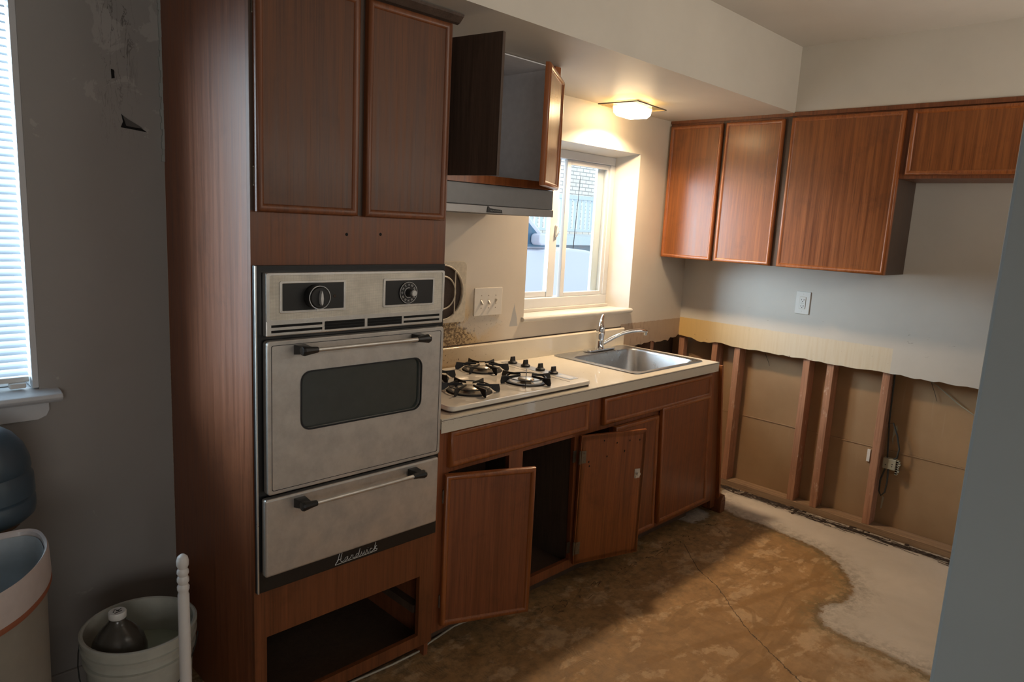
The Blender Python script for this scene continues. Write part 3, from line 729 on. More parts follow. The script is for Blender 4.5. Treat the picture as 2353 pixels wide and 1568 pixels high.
# drawer
dr = MB(); dr.box(-3.200, -2.570, -.657, -.630, .555, .793)
dro = dr.build('broiler_drawer', M['steel'], ov, bevel=.007, seg=3)
def oven_handle(parent, zt):
    hy = -.705; xa, xb = -3.095, -2.685
    h = MB(); h.cyl((xa+.02, hy, zt), (xb-.018, hy, zt), .0065, n=16)
    ho = h.build('handle', M['steel_trim'], parent, smooth=True)
    for sgn, xx in ((1, xa), (-1, xb)):
        e = MB()
        e.lathe([(0, -.020*sgn), (.0125, -.019*sgn), (.0145, -.012*sgn), (.0105, .012*sgn), (.0085, .030*sgn), (0, .031*sgn)], (xx, hy, zt), 'x', 10)
        e.add([(xx-.012, hy, zt-.010), (xx+.012, hy, zt-.010), (xx+.018, -.657, zt-.018), (xx-.018, -.657, zt-.018),
               (xx-.012, hy, zt+.010), (xx+.012, hy, zt+.010), (xx+.018, -.657, zt+.010), (xx-.018, -.657, zt+.010), ],
              [(0, 1, 2, 3), (4, 7, 6, 5), (0, 4, 5, 1), (1, 5, 6, 2), (2, 6, 7, 3), (3, 7, 4, 0)])
        e.build('handle_bracket', M['black_plastic'], ho, bevel=.001)
oven_handle(odo, 1.225); oven_handle(dro, .769)

# script lettering on the black strip
HW = {
 'H': [[(.0, -.25), (.10, -.05), (.45, .35), (.62, .75), (.80, 1.45), (.95, 1.75)], [(.35, .48), (.75, .60), (1.30, .62)], [(1.42, 1.75), (1.20, 1.0), (1.12, .30), (1.25, .02), (1.60, .02), (1.85, .15)]],
 'a': [[(2.55, .65), (2.25, .62), (2.0, .35), (2.05, .05), (2.35, .03), (2.60, .50), (2.68, .70), (2.60, .15), (2.75, .0), (3.05, .1)]],
 'r': [[(3.05, .1), (3.30, .25), (3.42, .75), (3.50, .62), (3.80, .62)], [(3.80, .62), (3.72, .10), (3.95, .0), (4.3, .08)]],
 'd': [[(4.95, .60), (4.65, .62), (4.40, .35), (4.45, .05), (4.80, .05), (5.05, .60), (5.30, 1.45)], [(5.30, 1.45), (5.02, .20), (5.2, .0), (5.45, .12)]],
 'w': [[(5.45, .12), (5.70, .75), (5.72, .2), (5.90, .0), (6.15, .25), (6.25, .70), (6.25, .2), (6.45, .0), (6.70, .3), (6.80, .75)]],
 'i': [[(6.80, .75), (6.98, .60), (6.98, .12), (7.15, .0), (7.35, .15)], [(7.08, 1.0), (7.12, 1.06)]],
 'c': [[(8.02, .60), (7.75, .72), (7.50, .40), (7.60, .05), (7.9, .02), (8.2, .12)]],
 'k': [[(8.2, .12), (8.55, .5), (8.85, 1.65), (8.60, .8), (8.48, .0)], [(8.60, .38), (8.95, .85), (9.10, .90)], [(8.68, .45), (8.95, .25), (9.20, .22), (9.1, .0)]],
 'u': [[(.0, -.25), (2.0, -.20), (5.0, -.18), (8.0, -.16), (9.1, -.08)]]}
lt = MB(); S = .158/9.2; OX, OZ = -2.956, .5105
for L in HW.values():
    for st_ in L:
        lt.tube([(OX+px*S, -.6288, OZ+pz*S) for px, pz in st_], .00105, 5)
lt.build('script_lettering', M['silver_print'], ov)

# ================================================================== HOOD CABINET + HOOD
YH = -.408
hc = thing('hood_cabinet', (-2.16, -.2, 1.745), 'open dark wooden wall cabinet above the range hood with both doors ajar', 'cabinet')
HX0, HX1 = -2.539, -1.782
b = MB(); b.box(HX0, HX0+.016, YH+.019, -.001, 1.746, ZS-.003); b.box(HX1-.016, HX1, YH+.019, -.001, 1.746, ZS-.003)
b.box(HX0+.016, HX1-.016, YH+.019, -.001, 1.746, 1.764); b.box(HX0+.016, HX1-.016, YH+.019, -.001, ZS-.007, ZS-.003); b.box(HX0+.016, HX1-.016, -.014, -.002, 1.764, ZS-.02)
b.build('carcass', M['grey_inside'], hc)
f = MB(); f.box(HX0, HX0+.035, YH, YH+.019, 1.746, ZS-.003); f.box(HX1-.035, HX1, YH, YH+.019, 1.746, ZS-.003); f.box(HX0+.035, HX1-.035, YH, YH+.019, 1.746, 1.778)
f.build('face_frame', M['wood_trim'], hc)
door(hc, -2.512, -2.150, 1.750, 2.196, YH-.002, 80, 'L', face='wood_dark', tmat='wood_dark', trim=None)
door(hc, -2.150, -1.785, 1.748, 2.190, YH-.002, 33, 'R')
rh = thing('range_hood', (-2.16, -.2, 1.633), 'dull brown metal range hood under the open wall cabinet', 'range hood')
h = MB(); h.box(HX0, HX1, YH-.0, -.002, 1.664, 1.7445); h.build('hood_shell', M['hood'], rh, bevel=.003)
h = MB(); h.box(HX0, HX1, YH-.006, YH+.02, 1.634, 1.6635); h.box(HX0, HX1, -.022, -.002, 1.634, 1.6635); h.box(HX0, HX0+.018, YH+.02, -.022, 1.634, 1.6635); h.box(HX1-.018, HX1, YH+.02, -.022, 1.634, 1.6635)
h.build('hood_lip', M['hood_lip'], rh, bevel=.0015)
bd = MB().prism([(-2.172, 1.638), (-2.088, 1.638), (-2.092, 1.650), (-2.158, 1.655), (-2.162, 1.661), (-2.168, 1.661)], YH-.0095, YH-.006, 'y').build('nameplate', M['black_plastic'], rh, bevel=.0008)
sq = MB(); pts = []
for i in range(40):
    pts.append((-2.156+i*.0015, YH-.0100, 1.6455+.0022*math.sin(i*1.9)+.0008*math.sin(i*.7)))
sq.tube(pts, .00045, 5); sq.build('worn_lettering', M['silver_print'], bd)

# ================================================================== BASE CABINETS
def lean(v):
    k = min(max((v.x+2.3)/1.64, 0), 1)*.09
    if v.x > -.66: k += min(v.x+.66, .14)*.40
    return Vector((v.x+k*(1-max(v.z, 0)/.9), v.y, v.z))
bc = thing('base_cabinet', (-1.55, -.3, 0), 'worn brown base cabinet run under the sink and cooktop with open doors', 'cabinet')
YB = -.600
f = MB(lean)
XS = [(-2.539, -2.475), (-2.165, -2.088), (-1.768, -1.735), (-1.50, -1.47), (-1.16, -1.12), (-.655, -.592)]
for a, b in XS: f.box(a, b, YB, YB+.02, .080, .876)
for (a, b) in ((-2.475, -2.165), (-2.088, -1.768), (-1.735, -1.50), (-1.47, -1.16), (-1.12, -.655)):
    f.box(a, b, YB, YB+.02, .080, .122); f.box(a, b, YB, YB+.02, .700, .735); f.box(a, b, YB, YB+.02, .845, .876)
f.box(-1.735, -1.56, YB+.0005, YB+.0195, .735, .845)
f.build('face_frame', M['wood_base'], bc)
f = MB(lean); f.box(-.545, -.531, YB-.020, -.05, .03, .886); f.box(-.592, -.545, YB+.02, YB+.05, .03, .876)
f.build('end_panel', M['wood_trim'], bc, bevel=.001)
f = MB(lean); f.box(-.592, -.546, YB, YB+.019, .03, .876); f.build('end_filler', M['wood_frame'], bc)
f = MB(); f.box(-.43, -.375, -.640, -.52, .0, .07); f.prism([(-.43, .07), (-.375, .07), (-.39, .105), (-.41, .10)], -.64, -.60, 'y'); f.build('toe_block', M['wood_frame'], bc, bevel=.003)
f = MB(lean); f.box(-2.539, -.60, YB+.02, -.02, .085, .100); f.box(-2.539, -2.523, YB+.02, -.02, .100, .86); f.box(-2.539, -.60, -.030, -.018, .10, .86); f.box(-1.76, -1.745, YB+.02, -.03, .10, .86)
f.build('carcass', M['wood_inside'], bc)
MB().box(-2.539, -.62, -.53, -.515, 0, .085).build('toe_board', M['wood_inside'], bc)
for (a, b, z0, z1) in ((-2.485, -1.700, .722, .858), (-1.592, -.648, .724, .850)):
    d = MB(lean).box(a+.002, b-.002, YB-.015, YB-.001, z0+.002, z1-.002).build('false_drawer_front', M['wood_base'], bc)
    MB(lean).ring(a, b, z0, z1, TRIM, YB-.001).build('edge_trim', M['wood_trim'], d, smooth=True)
door(bc, -2.498, -2.145, .108, .700, YB-.004, 24, 'L', face='wood_base', xf=lean)
YB2 = YB-.026
dB = door(bc, -2.098, -1.745, .108, .706, YB2, 162, 'R', face='wood_back', hinge_on=False)
_c, _s2 = math.cos(math.radians(162)), math.sin(math.radians(162))
def onB(u, v, w_=0):     # u along the leaf from its hinge, v height, w_ out from its inner face
    return Vector((-1.745-u*_c-w_*_s2, YB2-u*_s2+w_*_c, v))
def patchB(mb, u0, u1, v0, v1, w1):
    vs = [onB(u, v, w_) for u in (u0, u1) for v in (v0, v1) for w_ in (0, w1)]
    return mb.add(vs, [(0, 1, 3, 2), (4, 6, 7, 5), (0, 4, 5, 1), (2, 3, 7, 6), (0, 2, 6, 4), (1, 5, 7, 3)])
for zz in (.610, .185):
    h = MB(); patchB(h, .004, .028, zz-.028, zz+.028, .0025); h.cyl(onB(-.004, zz-.03, .002), onB(-.004, zz+.03, .002), .0045, n=8)
    h.box(-1.768, -1.748, YB-.004, YB-.001, zz-.026, zz+.026)
    for q in (-.018, 0, .018): h.lathe([(0, -.0015), (.003, -.001), (.0035, 0)], tuple(onB(.018, zz+q, .0028)), 'y', 8)
    h.build('hinge', M['brass'], dB)
h = MB()
for u, v in ((.12, .675), (.19, .658), (.26, .662), (.315, .66), (.14, .60), (.235, .615), (.045, .585), (.05, .565)):
    c = onB(u, v, .0005); h.lathe([(0, -.0008), (.0035, -.0006), (.0045, 0)], tuple(c), 'y', 8)
h.build('screw_hole', M['dark_hole'], dB)
h = MB(); c = onB(.315, .50, .001); patchB(h, .300, .330, .478, .522, .002); h.cyl(onB(.315, .50, 0), onB(.315, .50, .016), .0075, .009, 12); h.cyl(onB(.306, .483, 0), onB(.306, .483, .008), .004, n=8)
h.build('catch', M['steel_trim'], dB)
door(bc, -1.500, -1.152, .104, .700, YB-.004, 0, 'L', face='wood_base', xf=lean, hinge_on=False)
def leanD(v):
    v = lean(v); return Vector((v.x, v.y-.004, v.z))
door(bc, -1.128, -.662, .112, .735, YB-.004, 0, 'R', face='wood_base', xf=leanD, hinge_on=False)
# stored odds and ends seen through the opening
tag(MB().tube([(-2.36, -.20, .10), (-2.36, -.20, .55), (-2.34, -.20, .62), (-2.27, -.20, .66), (-2.2, -.20, .67)], .022, 12).build('waste_pipe', M['cable_white'], smooth=True), 'pale curved pipe seen inside the base cabinet above the open left door', 'pipe')

# ================================================================== COUNTER
ZCT = .915
ct = thing('countertop', (-1.6, -.3, .877), 'cream speckled laminate countertop with low backsplash, worn and grimy', 'countertop')
sx0, sx1, sy0, sy1 = -1.245, -.705, -.545, -.115     # sink cut-out
def xr(y): return -.606-(y+.628)*.032/.628            # slightly skewed right end
c = MB()
# top as prisms around the sink and burner-box cut-outs
c.prism([(-2.541, -.628), (sx0-.03, -.628), (sx0-.03, -.002), (-2.541, -.002)], .8775, ZCT, 'z')
c.prism([(sx0-.03, -.628), (xr(-.628), -.628), (xr(sy0-.01), sy0-.01), (sx0-.03, sy0-.01)], .8775, ZCT, 'z')
c.prism([(sx0-.03, sy1+.01), (xr(sy1+.01), sy1+.01), (xr(-.002), -.002), (sx0-.03, -.002)], .8775, ZCT, 'z')
c.prism([(sx1+.01, sy0-.01), (xr(sy0-.01), sy0-.01), (xr(sy1+.01), sy1+.01), (sx1+.01, sy1+.01)], .8775, ZCT, 'z')
c.build('top', M['laminate'], ct)
MB().prism([(-2.541, -.631), (-.603, -.631), (-.603, -.628), (-2.541, -.628)], .864, ZCT-.0005, 'z').build('front_edge', M['laminate'], ct)
MB().box(-2.541, -.6035, -.6316, -.631, .9085, .9100).build('edge_line', M['iron_dirty'], ct)
b = MB(); b.prism([(-.020, ZCT), (-.020, 1.012), (-.016, 1.018), (-.001, 1.019), (-.001, ZCT)], -2.541, -.64, 'x'); b.build('backsplash', M['laminate'], ct, bevel=.0015)
MB().box(-2.541, -.655, -.0025, -.0005, 1.019, 1.024).build('gap_line', M['iron_dirty'], ct)

# ================================================================== SINK + FAUCET
sk = thing('kitchen_sink', (-.975, -.3, ZCT), 'brushed stainless single bowl sink set in the countertop', 'sink')
def rr(x0, x1, y0, y1, r): return rrect(x0, x1, y0, y1, r, 6)
layers = [(rr(-1.298, -.664, -.578, -.030, .035), ZCT+.0005), (rr(-1.296, -.666, -.576, -.032, .035), ZCT+.005), (rr(-1.286, -.676, -.566, -.042, .032), ZCT+.006),
          (rr(-1.246, -.704, -.546, -.120, .050), ZCT+.002), (rr(-1.240, -.710, -.540, -.126, .050), ZCT-.008),
          (rr(-1.232, -.718, -.532, -.134, .060), ZCT-.13), (rr(-1.214, -.736, -.514, -.152, .070), ZCT-.160), (rr(-1.17, -.78, -.47, -.19, .07), ZCT-.168), (rr(-1.03, -.92, -.39, -.28, .05), ZCT-.172)]
b = MB(); n = len(layers[0][0])
for pts, z in layers: b.v += [(p[0], p[1], z) for p in pts]
for k in range(len(layers)-1):
    for i in range(n):
        j = (i+1) % n; b.f.append((k*n+i, k*n+j, (k+1)*n+j, (k+1)*n+i))
b.f.append(tuple(range((len(layers)-1)*n, len(layers)*n)))
b.build('basin', M['sink_steel'], sk, smooth=True)
MB().lathe([(.012, .0), (.040, .002), (.044, .004), (.044, 0)], (-.975, -.335, ZCT-.172), 'z', 28).build('drain', M['chrome'], sk, smooth=True)
fc = thing('kitchen_faucet', (-.945, -.075, ZCT+.006), 'chrome single lever faucet on the back of the sink', 'faucet')
FX, FY, FZ = -.945, -.075, ZCT+.006
MB().prism(rrect(FX-.125, FX+.125, FY-.030, FY+.028, .027, 8), FZ, FZ+.010, 'z').build('base_plate', M['chrome'], fc, bevel=.003)
b = MB(); b.lathe([(.030, .008), (.028, .014), (.0235, .02), (.0225, .075), (.0235, .079), (.0235, .084), (.0245, .088), (.024, .115), (.021, .135), (.014, .146), (0, .148)], (FX, FY, FZ), 'z', 32)
b.build('body', M['chrome'], fc, smooth=True)
b = MB(); b.tube([(FX, FY, FZ+.125), (FX+.004, FY+.004, FZ+.145), (FX+.014, FY+.010, FZ+.163), (FX+.030, FY+.018, FZ+.176), (FX+.044, FY+.024, FZ+.188), (FX+.050, FY+.027, FZ+.196)], [.0195, .0165, .0125, .0100, .0095, .004], 16)
b.build('lever', M['chrome'], fc, smooth=True)
sp = [(0, 0, .030), (.035, -.020, .050), (.075, -.042, .075), (.120, -.067, .096), (.165, -.092, .108), (.205, -.115, .112), (.235, -.131, .110), (.250, -.139, .106)]
b = MB(); b.tube([(FX+a_, FY+b_, FZ+c_) for a_, b_, c_ in sp], [.013, .012, .0115, .0108, .0105, .0105, .0105, .008], 16); b.cyl((FX+.243, FY-.135, FZ+.108), (FX+.243, FY-.135, FZ+.086), .0095, .0100, 16)
b.build('spout', M['chrome'], fc, smooth=True)

# ================================================================== COOKTOP
cx0, cx1, cy0, cy1 = -2.470, -1.660, -.596, -.060
ck_ = thing('gas_cooktop', ((cx0+cx1)/2, -.33, ZCT), 'cream enamel gas cooktop with black grates and four dark knobs', 'cooktop')
b = MB(); ZT = ZCT+.024
b.prism(rrect(cx0, cx1, cy0, cy1, .028, 6), ZCT+.0055, ZT, 'z')
b.build('top_panel', M['cooktop'], ck_, bevel=.006, seg=3)
MB().prism(rrect(cx0+.004, cx1-.004, cy0+.004, cy1-.004, .025, 4), ZCT+.0002, ZCT+.0055, 'z').build('gasket', M['iron_dirty'], ck_)
MB().box(-1.7745, -1.7725, cy0+.035, cy1-.02, ZT+.0001, ZT+.0006).build('seam', M['iron_dirty'], ck_)
kp = MB().prism(rrect(-1.742, -1.682, cy0+.06, cy1-.035, .006, 4), ZT, ZT+.0012, 'z').build('knob_panel', M['knob_strip'], ck_)
MB().prism(rrect(-1.730, -1.694, cy0+.075, cy0+.145, .003, 3), ZT+.0013, ZT+.0018, 'z').build('faded_sticker', M['white_plastic'], ck_)
knob0 = None
for i, yy in enumerate((-.150, -.235, -.330, -.410)):
    k_ = MB(); k_.lathe([(0, .002), (.0215, .002), (.0225, .006), (.0205, .010), (.0150, .012), (.0140, .015), (0, .015)], (-1.712, yy, ZT), 'z', 28)
    k_.add([(-1.712+a_*p, yy+b_*q, ZT+z) for z, p, q in ((.013, .013, .0065), (.034, .0115, .0045)) for a_, b_ in ((-1, -1), (1, -1), (1, 1), (-1, 1))],
           [(0, 1, 2, 3), (4, 7, 6, 5), (0, 4, 5, 1), (1, 5, 6, 2), (2, 6, 7, 3), (3, 7, 4, 0)])
    k_.build('burner_knob', M['black_plastic'], ck_, bevel=.0008)
def burner(x, y, rot=0):
    rim = MB(); rim.lathe([(.070, .0045), (.074, .0065), (.088, .0058), (.092, .001), (.070, .001)], (x, y, ZT), 'z', 44, closed=True)
    bo = rim.build('burner_ring', M['black_matte'], ck_, smooth=True)
    d = MB(); d.lathe([(0, .0008), (.050, .0010), (.069, .0042), (.071, .0042), (.071, .0002), (0, .0002)], (x, y, ZT), 'z', 40); d.build('drip_bowl', M['alu'], bo, smooth=True)
    d = MB(); d.lathe([(0, .020), (.022, .0195), (.033, .016), (.036, .012), (.034, .009), (.024, .007), (.022, .001)], (x, y, ZT), 'z', 36)
    d.build('burner_head', M['alu'], bo, smooth=True)
    g = MB()
    # grate: ring bar with six bent-plate fins
    for i in range(6):
        a = rot+2*PI*i/6; ca, sa = math.cos(a), math.sin(a)
        prof = [(.026, .026), (.078, .020), (.100, .0035), (.108, .0005), (.120, .0005), (.122, .012), (.117, .033), (.080, .031), (.030, .034)]
        th = .0016; vs = []
        for sgn in (-1, 1):
            for r_, h_ in prof: vs.append((x+r_*ca-sgn*th*sa, y+r_*sa+sgn*th*ca, ZT+h_))
        n_ = len(prof); g.add(vs, [tuple(range(n_))[::-1], tuple(range(n_, 2*n_))]+[(q, (q+1) % n_, (q+1) % n_+n_, q+n_) for q in range(n_)])
    g.lathe([(.083, .020), (.087, .0245), (.083, .0245)], (x, y, ZT), 'z', 36, closed=True)
    g.build('grate', M['black_matte'], bo, bevel=.0005)
burner(-1.938, -.180, .35); burner(-1.938, -.455, .75); burner(-2.250, -.445, .35); burner(-2.250, -.180, .6)

# ================================================================== WALL FIXTURES
vf = thing('exhaust_fan', (-2.05, -.01, 1.28), 'grimy round through-wall exhaust fan grille beside the oven cabinet', 'fan')
b = MB(); rframe(b, rrect(-2.195, -1.905, 1.135, 1.415, .022, 8), [(-2.05+.122*math.cos(a), 1.276+.128*math.sin(a)) for a in [math.radians(-0+q) for q in np.linspace(6, 354, 36)]], -.012, -.001)
b.build('cover_plate', M['grime_cream'], vf, bevel=.002)
MB().lathe([(0, -.003), (.128, -.003), (.128, -.001)], (-2.05, 0, 1.276), 'y', 40).build('grease_mesh', M['iron_dirty'], vf)
g = MB()
for r_, h_ in ((.124, -.016), (.074, -.019)):
    g.lathe([(r_-.0035, h_), (r_, h_-.003), (r_+.0035, h_), (r_, h_+.003)], (-2.05, 0, 1.276), 'y', 44, closed=True)
for dx in (-.072, 0, .072):
    hh = math.sqrt(.124**2-dx**2); g.cyl((-2.05+dx, -.018, 1.276-hh), (-2.05+dx, -.018, 1.276+hh), .0032, n=8)
g.build('grille', M['grime_cream'], vf, smooth=True)

sp_ = thing('light_switch_plate', (-1.753, -.004, 1.222), 'ivory triple light switch plate on the back wall left of the window', 'light switch')
MB().prism(rrect(-1.844, -1.662, 1.155, 1.289, .004, 3), -.0065, -.0005, 'y').build('plate', M['ivory_plastic'], sp_, bevel=.002)
for i, xx in enumerate((-1.800, -1.753, -1.706)):
    MB().box(xx-.0048, xx+.0048, -.0072, -.0060, 1.209, 1.235).build('toggle_slot', M['grime_cream'], sp_)
    t_ = MB(); zc = 1.222
    dn = -1 if i < 2 else 1
    t_.add([(xx-.0035, -.0066, zc-.009), (xx+.0035, -.0066, zc-.009), (xx+.0035, -.0066, zc+.009), (xx-.0035, -.0066, zc+.009),
            (xx-.003, -.020, zc+dn*.010-.004), (xx+.003, -.020, zc+dn*.010-.004), (xx+.003, -.020, zc+dn*.010+.003), (xx-.003, -.020, zc+dn*.010+.003)],
           [(0, 1, 2, 3), (4, 7, 6, 5), (0, 4, 5, 1), (1, 5, 6, 2), (2, 6, 7, 3), (3, 7, 4, 0)])
    t_.build('toggle', M['ivory_plastic'], sp_, bevel=.0008)
    for zz in (1.192, 1.252): MB().lathe([(0, -.0008), (.002, -.0008), (.0028, 0)], (xx, -.0066, zz), 'y', 10).build('screw', M['brass'], sp_)

oc = thing('wall_outlet', (-.004, -.797, 1.231), 'white duplex outlet on the far wall under the cabinets', 'outlet')
MB().prism(rrect(-.838, -.756, 1.166, 1.296, .004, 3), -.0065, -.0005, 'x').build('plate', M['white_plastic'], oc, bevel=.002)
ro = MB().prism(rrect(-.814, -.780, 1.197, 1.265, .003, 3), -.0095, -.0064, 'x').build('receptacle', M['white_plastic'], oc, bevel=.001)
MB().prism(rrect(-.8155, -.7785, 1.1955, 1.2665, .003, 3), -.0069, -.0064, 'x').build('receptacle_outline', M['grime_cream'], oc)
s = MB()
for zc in (1.249, 1.213):
    s.box(-.0098, -.0094, -.8055, -.8030, zc-.004, zc+.005); s.box(-.0098, -.0094, -.7915, -.7890, zc-.004, zc+.004); s.lathe([(0, -.0003), (.0026, -.0003), (.0026, 0)], (-.0095, -.797, zc-.0095), 'x', 10)
s.box(-.0098, -.0094, -.806, -.788, 1.2295, 1.2305)
s.build('socket_slots', M['dark_hole'], ro)
for zz in (1.182, 1.281): MB().lathe([(0, -.0008), (.002, -.0008), (.0026, 0)], (-.0066, -.797, zz), 'x', 10).build('screw', M['steel_trim'], oc)

# ---- ceiling lamp under the soffit
lm = thing('ceiling_lamp', (-.965, -.19, ZS), 'small square glass ceiling lamp glowing warm above the window', 'lamp')
def LR(v):
    c, s_ = math.cos(.10), math.sin(.10); dx, dy = v.x+.965, v.y+.19; return Vector((-.965+dx*c-dy*s_, -.19+dx*s_+dy*c, v.z))
MB(LR).box(-1.03, -.90, -.25, -.13, ZS-.020, ZS-.0005).build('lamp_base', M['white_plastic'], lm, bevel=.002)
MB(LR).box(-1.115, -.815, -.305, -.075, ZS-.028, ZS-.023).build('glass_plate', M['lamp_plate'], lm, bevel=.001)
r = MB(LR); rframe(r, [(-1.116, -.306), (-.814, -.306), (-.814, -.074), (-1.116, -.074)], [(-1.112, -.302), (-.818, -.302), (-.818, -.078), (-1.112, -.078)], ZS-.0285, ZS-.0225, 'z')
r.build('plate_rim', M['brass'], lm)
b = MB(LR); b.add([(-.965+a_*p, -.19+b_*q, ZS-z) for z, p, q in ((.029, .086, .066), (.060, .082, .062), (.076, .070, .050)) for a_, b_ in ((-1, -1), (1, -1), (1, 1), (-1, 1))],
      [(0, 1, 2, 3), (11, 10, 9, 8)]+[(k*4+i, k*4+(i+1) % 4, (k+1)*4+(i+1) % 4, (k+1)*4+i) for k in (0, 1) for i in range(4)])
b.build('lamp_shade', M['lamp'], lm)
area('ceiling_lamp_light', (-.965, -.19, ZS-.081), (0, 0, .1), .13, .095, 12.5, (1.0, .72, .45), 2.6)

# ================================================================== FAR WALL CABINETS
XF = -.297
uc = thing('wall_cabinet', (-.15, -.65, 1.438), 'glossy orange brown three-door wall cabinet on the far wall', 'cabinet')
b = MB(); b.box(XF+.02, -.001, -.018, -.003, 1.440, ZS-.003); b.box(XF+.02, -.001, -1.285, -.018, 1.440, 1.456)
b.box(XF+.02, -.001, -1.285, -.018, ZS-.018, ZS-.003); b.box(-.012, -.001, -1.285, -.018, 1.456, ZS-.018)
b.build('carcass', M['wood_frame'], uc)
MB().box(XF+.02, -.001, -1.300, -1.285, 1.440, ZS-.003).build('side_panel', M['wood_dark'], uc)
st_ = MB()
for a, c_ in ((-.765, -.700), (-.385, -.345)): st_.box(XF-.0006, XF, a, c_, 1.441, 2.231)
st_.build('gap_shade_strip', M['wood_dark'], uc)  # dark overlay that paints the shade between the doors
b = MB(); b.box(XF, XF+.02, -1.300, -.003, 1.440, 1.475); b.box(XF, XF+.02, -1.300, -.003, 2.205, ZS-.001)
for a, c_ in ((-1.300, -1.265), (-.765, -.700), (-.385, -.345), (-.035, -.003)): b.box(XF, XF+.02, a, c_, 1.475, 2.205)
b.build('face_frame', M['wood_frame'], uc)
def xdoor(parent, y0, y1, z0, z1, face='wood'):
    # doors on the far wall face -x: build in the y-plane then turn
    def R(v): return Vector((XF-.001+(v.y), -v.x, v.z))
    d = MB(R).box(-y1+.002, -y0-.002, -.014, 0, z0+.002, z1-.002).build('door', M[face], parent, bevel=.001)
    MB(R).ring(-y1, -y0, z0, z1, TRIM, 0).build('edge_trim', M['wood_trim'], d, smooth=True)
xdoor(uc, -.352, -.012, 1.440, 2.218); xdoor(uc, -.712, -.372, 1.440, 2.220); xdoor(uc, -1.303, -.752, 1.440, 2.224)
uf = thing('wall_cabinet', (-.15, -1.65, 1.908), 'short dark brown cabinet above the empty fridge space', 'cabinet')
b = MB(); b.box(XF+.02, -.001, -2.12, -1.302, 1.908, 1.924); b.box(XF+.02, -.001, -2.12, -1.302, ZS-.018, ZS-.003); b.box(XF+.02, -.001, -2.12, -2.105, 1.924, ZS-.018); b.box(-.012, -.001, -2.10, -1.302, 1.924, ZS-.018)
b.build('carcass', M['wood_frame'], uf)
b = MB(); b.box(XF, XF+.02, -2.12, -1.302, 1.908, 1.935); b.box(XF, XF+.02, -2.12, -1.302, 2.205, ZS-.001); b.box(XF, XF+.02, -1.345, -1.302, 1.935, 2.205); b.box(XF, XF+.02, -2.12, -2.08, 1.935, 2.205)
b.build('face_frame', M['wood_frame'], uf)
xdoor(uf, -2.085, -1.332, 1.924, 2.226)
b = MB(); b.box(XF-.010, XF-.0005, -2.12, -.003, 2.232, ZS+.004); tag(b.build('scribe_moulding', M['wood_frame'], bevel=.001), 'thin dark wooden strip along the top of the far wall cabinets', 'moulding')

# ================================================================== STUDS AND CAVITY
def stud(y, z1=.95, x0=.0135, x1=.1000, label='', w_=.038):
    b = MB(); n_ = 10
    for k in range(n_): pass
    b.box(x0, x1, y-w_, y, .0405, z1)
    o = b.build('wall_stud', M['stud'], bevel=.0015); tag(o, label, 'wall stud', 'exposed studs of the far wall'); return o
stud(-.245, label='exposed stud showing just above the right end of the countertop')
stud(-.400, label='pale scarred exposed stud immediately right of the base cabinet')
stud(-.835, label='left one of the close pair of exposed studs below the outlet')
stud(-.972, label='right one of the close pair of exposed studs below the outlet')
stud(-1.268, label='exposed stud with the dangling cable and junction box at its right')
stud(-.002, label='dark corner stud behind the sink at the wall corner', x1=.06)
b = MB(); 
tag(MB().box(-.30, -.262, .0135, .0985, .0, .949).build('wall_stud', M['stud'], bevel=.0015), 'dark stud behind the sink in the torn back wall strip', 'wall stud')
tag(MB().box(-.50, -.470, .0135, .0985, .0, .949).build('wall_stud', M['plate'], bevel=.0015), 'pale stud behind the sink, nearest to the backsplash end', 'wall stud')

jb = thing('junction_box', (.06, -1.36, .40), 'small cream cable box with torn edge hanging beside the fourth stud', 'junction box')
b = MB(); b.box(.052, .085, -1.385, -1.320, .372, .432); b.build('box_body', M['cable_white'], jb, bevel=.003)
b = MB()
for i in range(6): b.box(.058, .075, -1.385-.012-random.random()*.012, -1.384, .352+i*.013, .360+i*.013)
b.box(.058, .08, -1.396, -1.384, .350, .430); b.build('torn_flange', M['cable_white'], jb)
b = MB()
for yy, zz in ((-1.335, .395), (-1.368, .392), (-1.368, .405)): b.lathe([(0, -.001), (.003, -.001), (.003, 0)], (.0518, yy, zz), 'x', 8)
b.build('screw', M['dark_hole'], jb)
b = MB()
b.tube([(.07, -1.312, .90), (.07, -1.316, .70), (.065, -1.320, .62), (.05, -1.345, .635), (.045, -1.375, .57), (.05, -1.392, .50), (.06, -1.385, .445), (.065, -1.36, .425)], .0045, 8)
b.tube([(.075, -1.318, .62), (.07, -1.328, .52), (.07, -1.335, .43)], .0045, 8)
b.tube([(.06, -1.335, .375), (.055, -1.320, .30), (.05, -1.322, .24), (.05, -1.335, .215), (.05, -1.352, .24), (.055, -1.355, .30), (.06, -1.350, .37)], .0045, 8)
b.build('cable', M['cable'], jb, smooth=True)
b = MB(); b.prism([(-1.338, .60), (-1.352, .615), (-1.358, .59), (-1.343, .545), (-1.345, .50), (-1.337, .53)], .098, .1004, 'x'); b.prism([(-1.330, .20), (-1.340, .195), (-1.335, .13), (-1.328, .12)], .098, .1004, 'x')
b.build('paper_scrap', M['cable_white'], jb)
tag(MB().tube([(.09, -1.42, .92), (.088, -1.52, .87), (.085, -1.62, .80), (.08, -1.75, .73)], .0025, 6).build('loose_cable', M['cable_white']), 'thin loose pale cable drooping behind the torn drywall edge at the right', 'cable')
tag(MB().box(.094, .1, -1.238, -1.222, .375, .445).build('paper_label', M['white_print']), 'small pale printed label on the brown board left of the fourth stud', 'label')
b = MB()
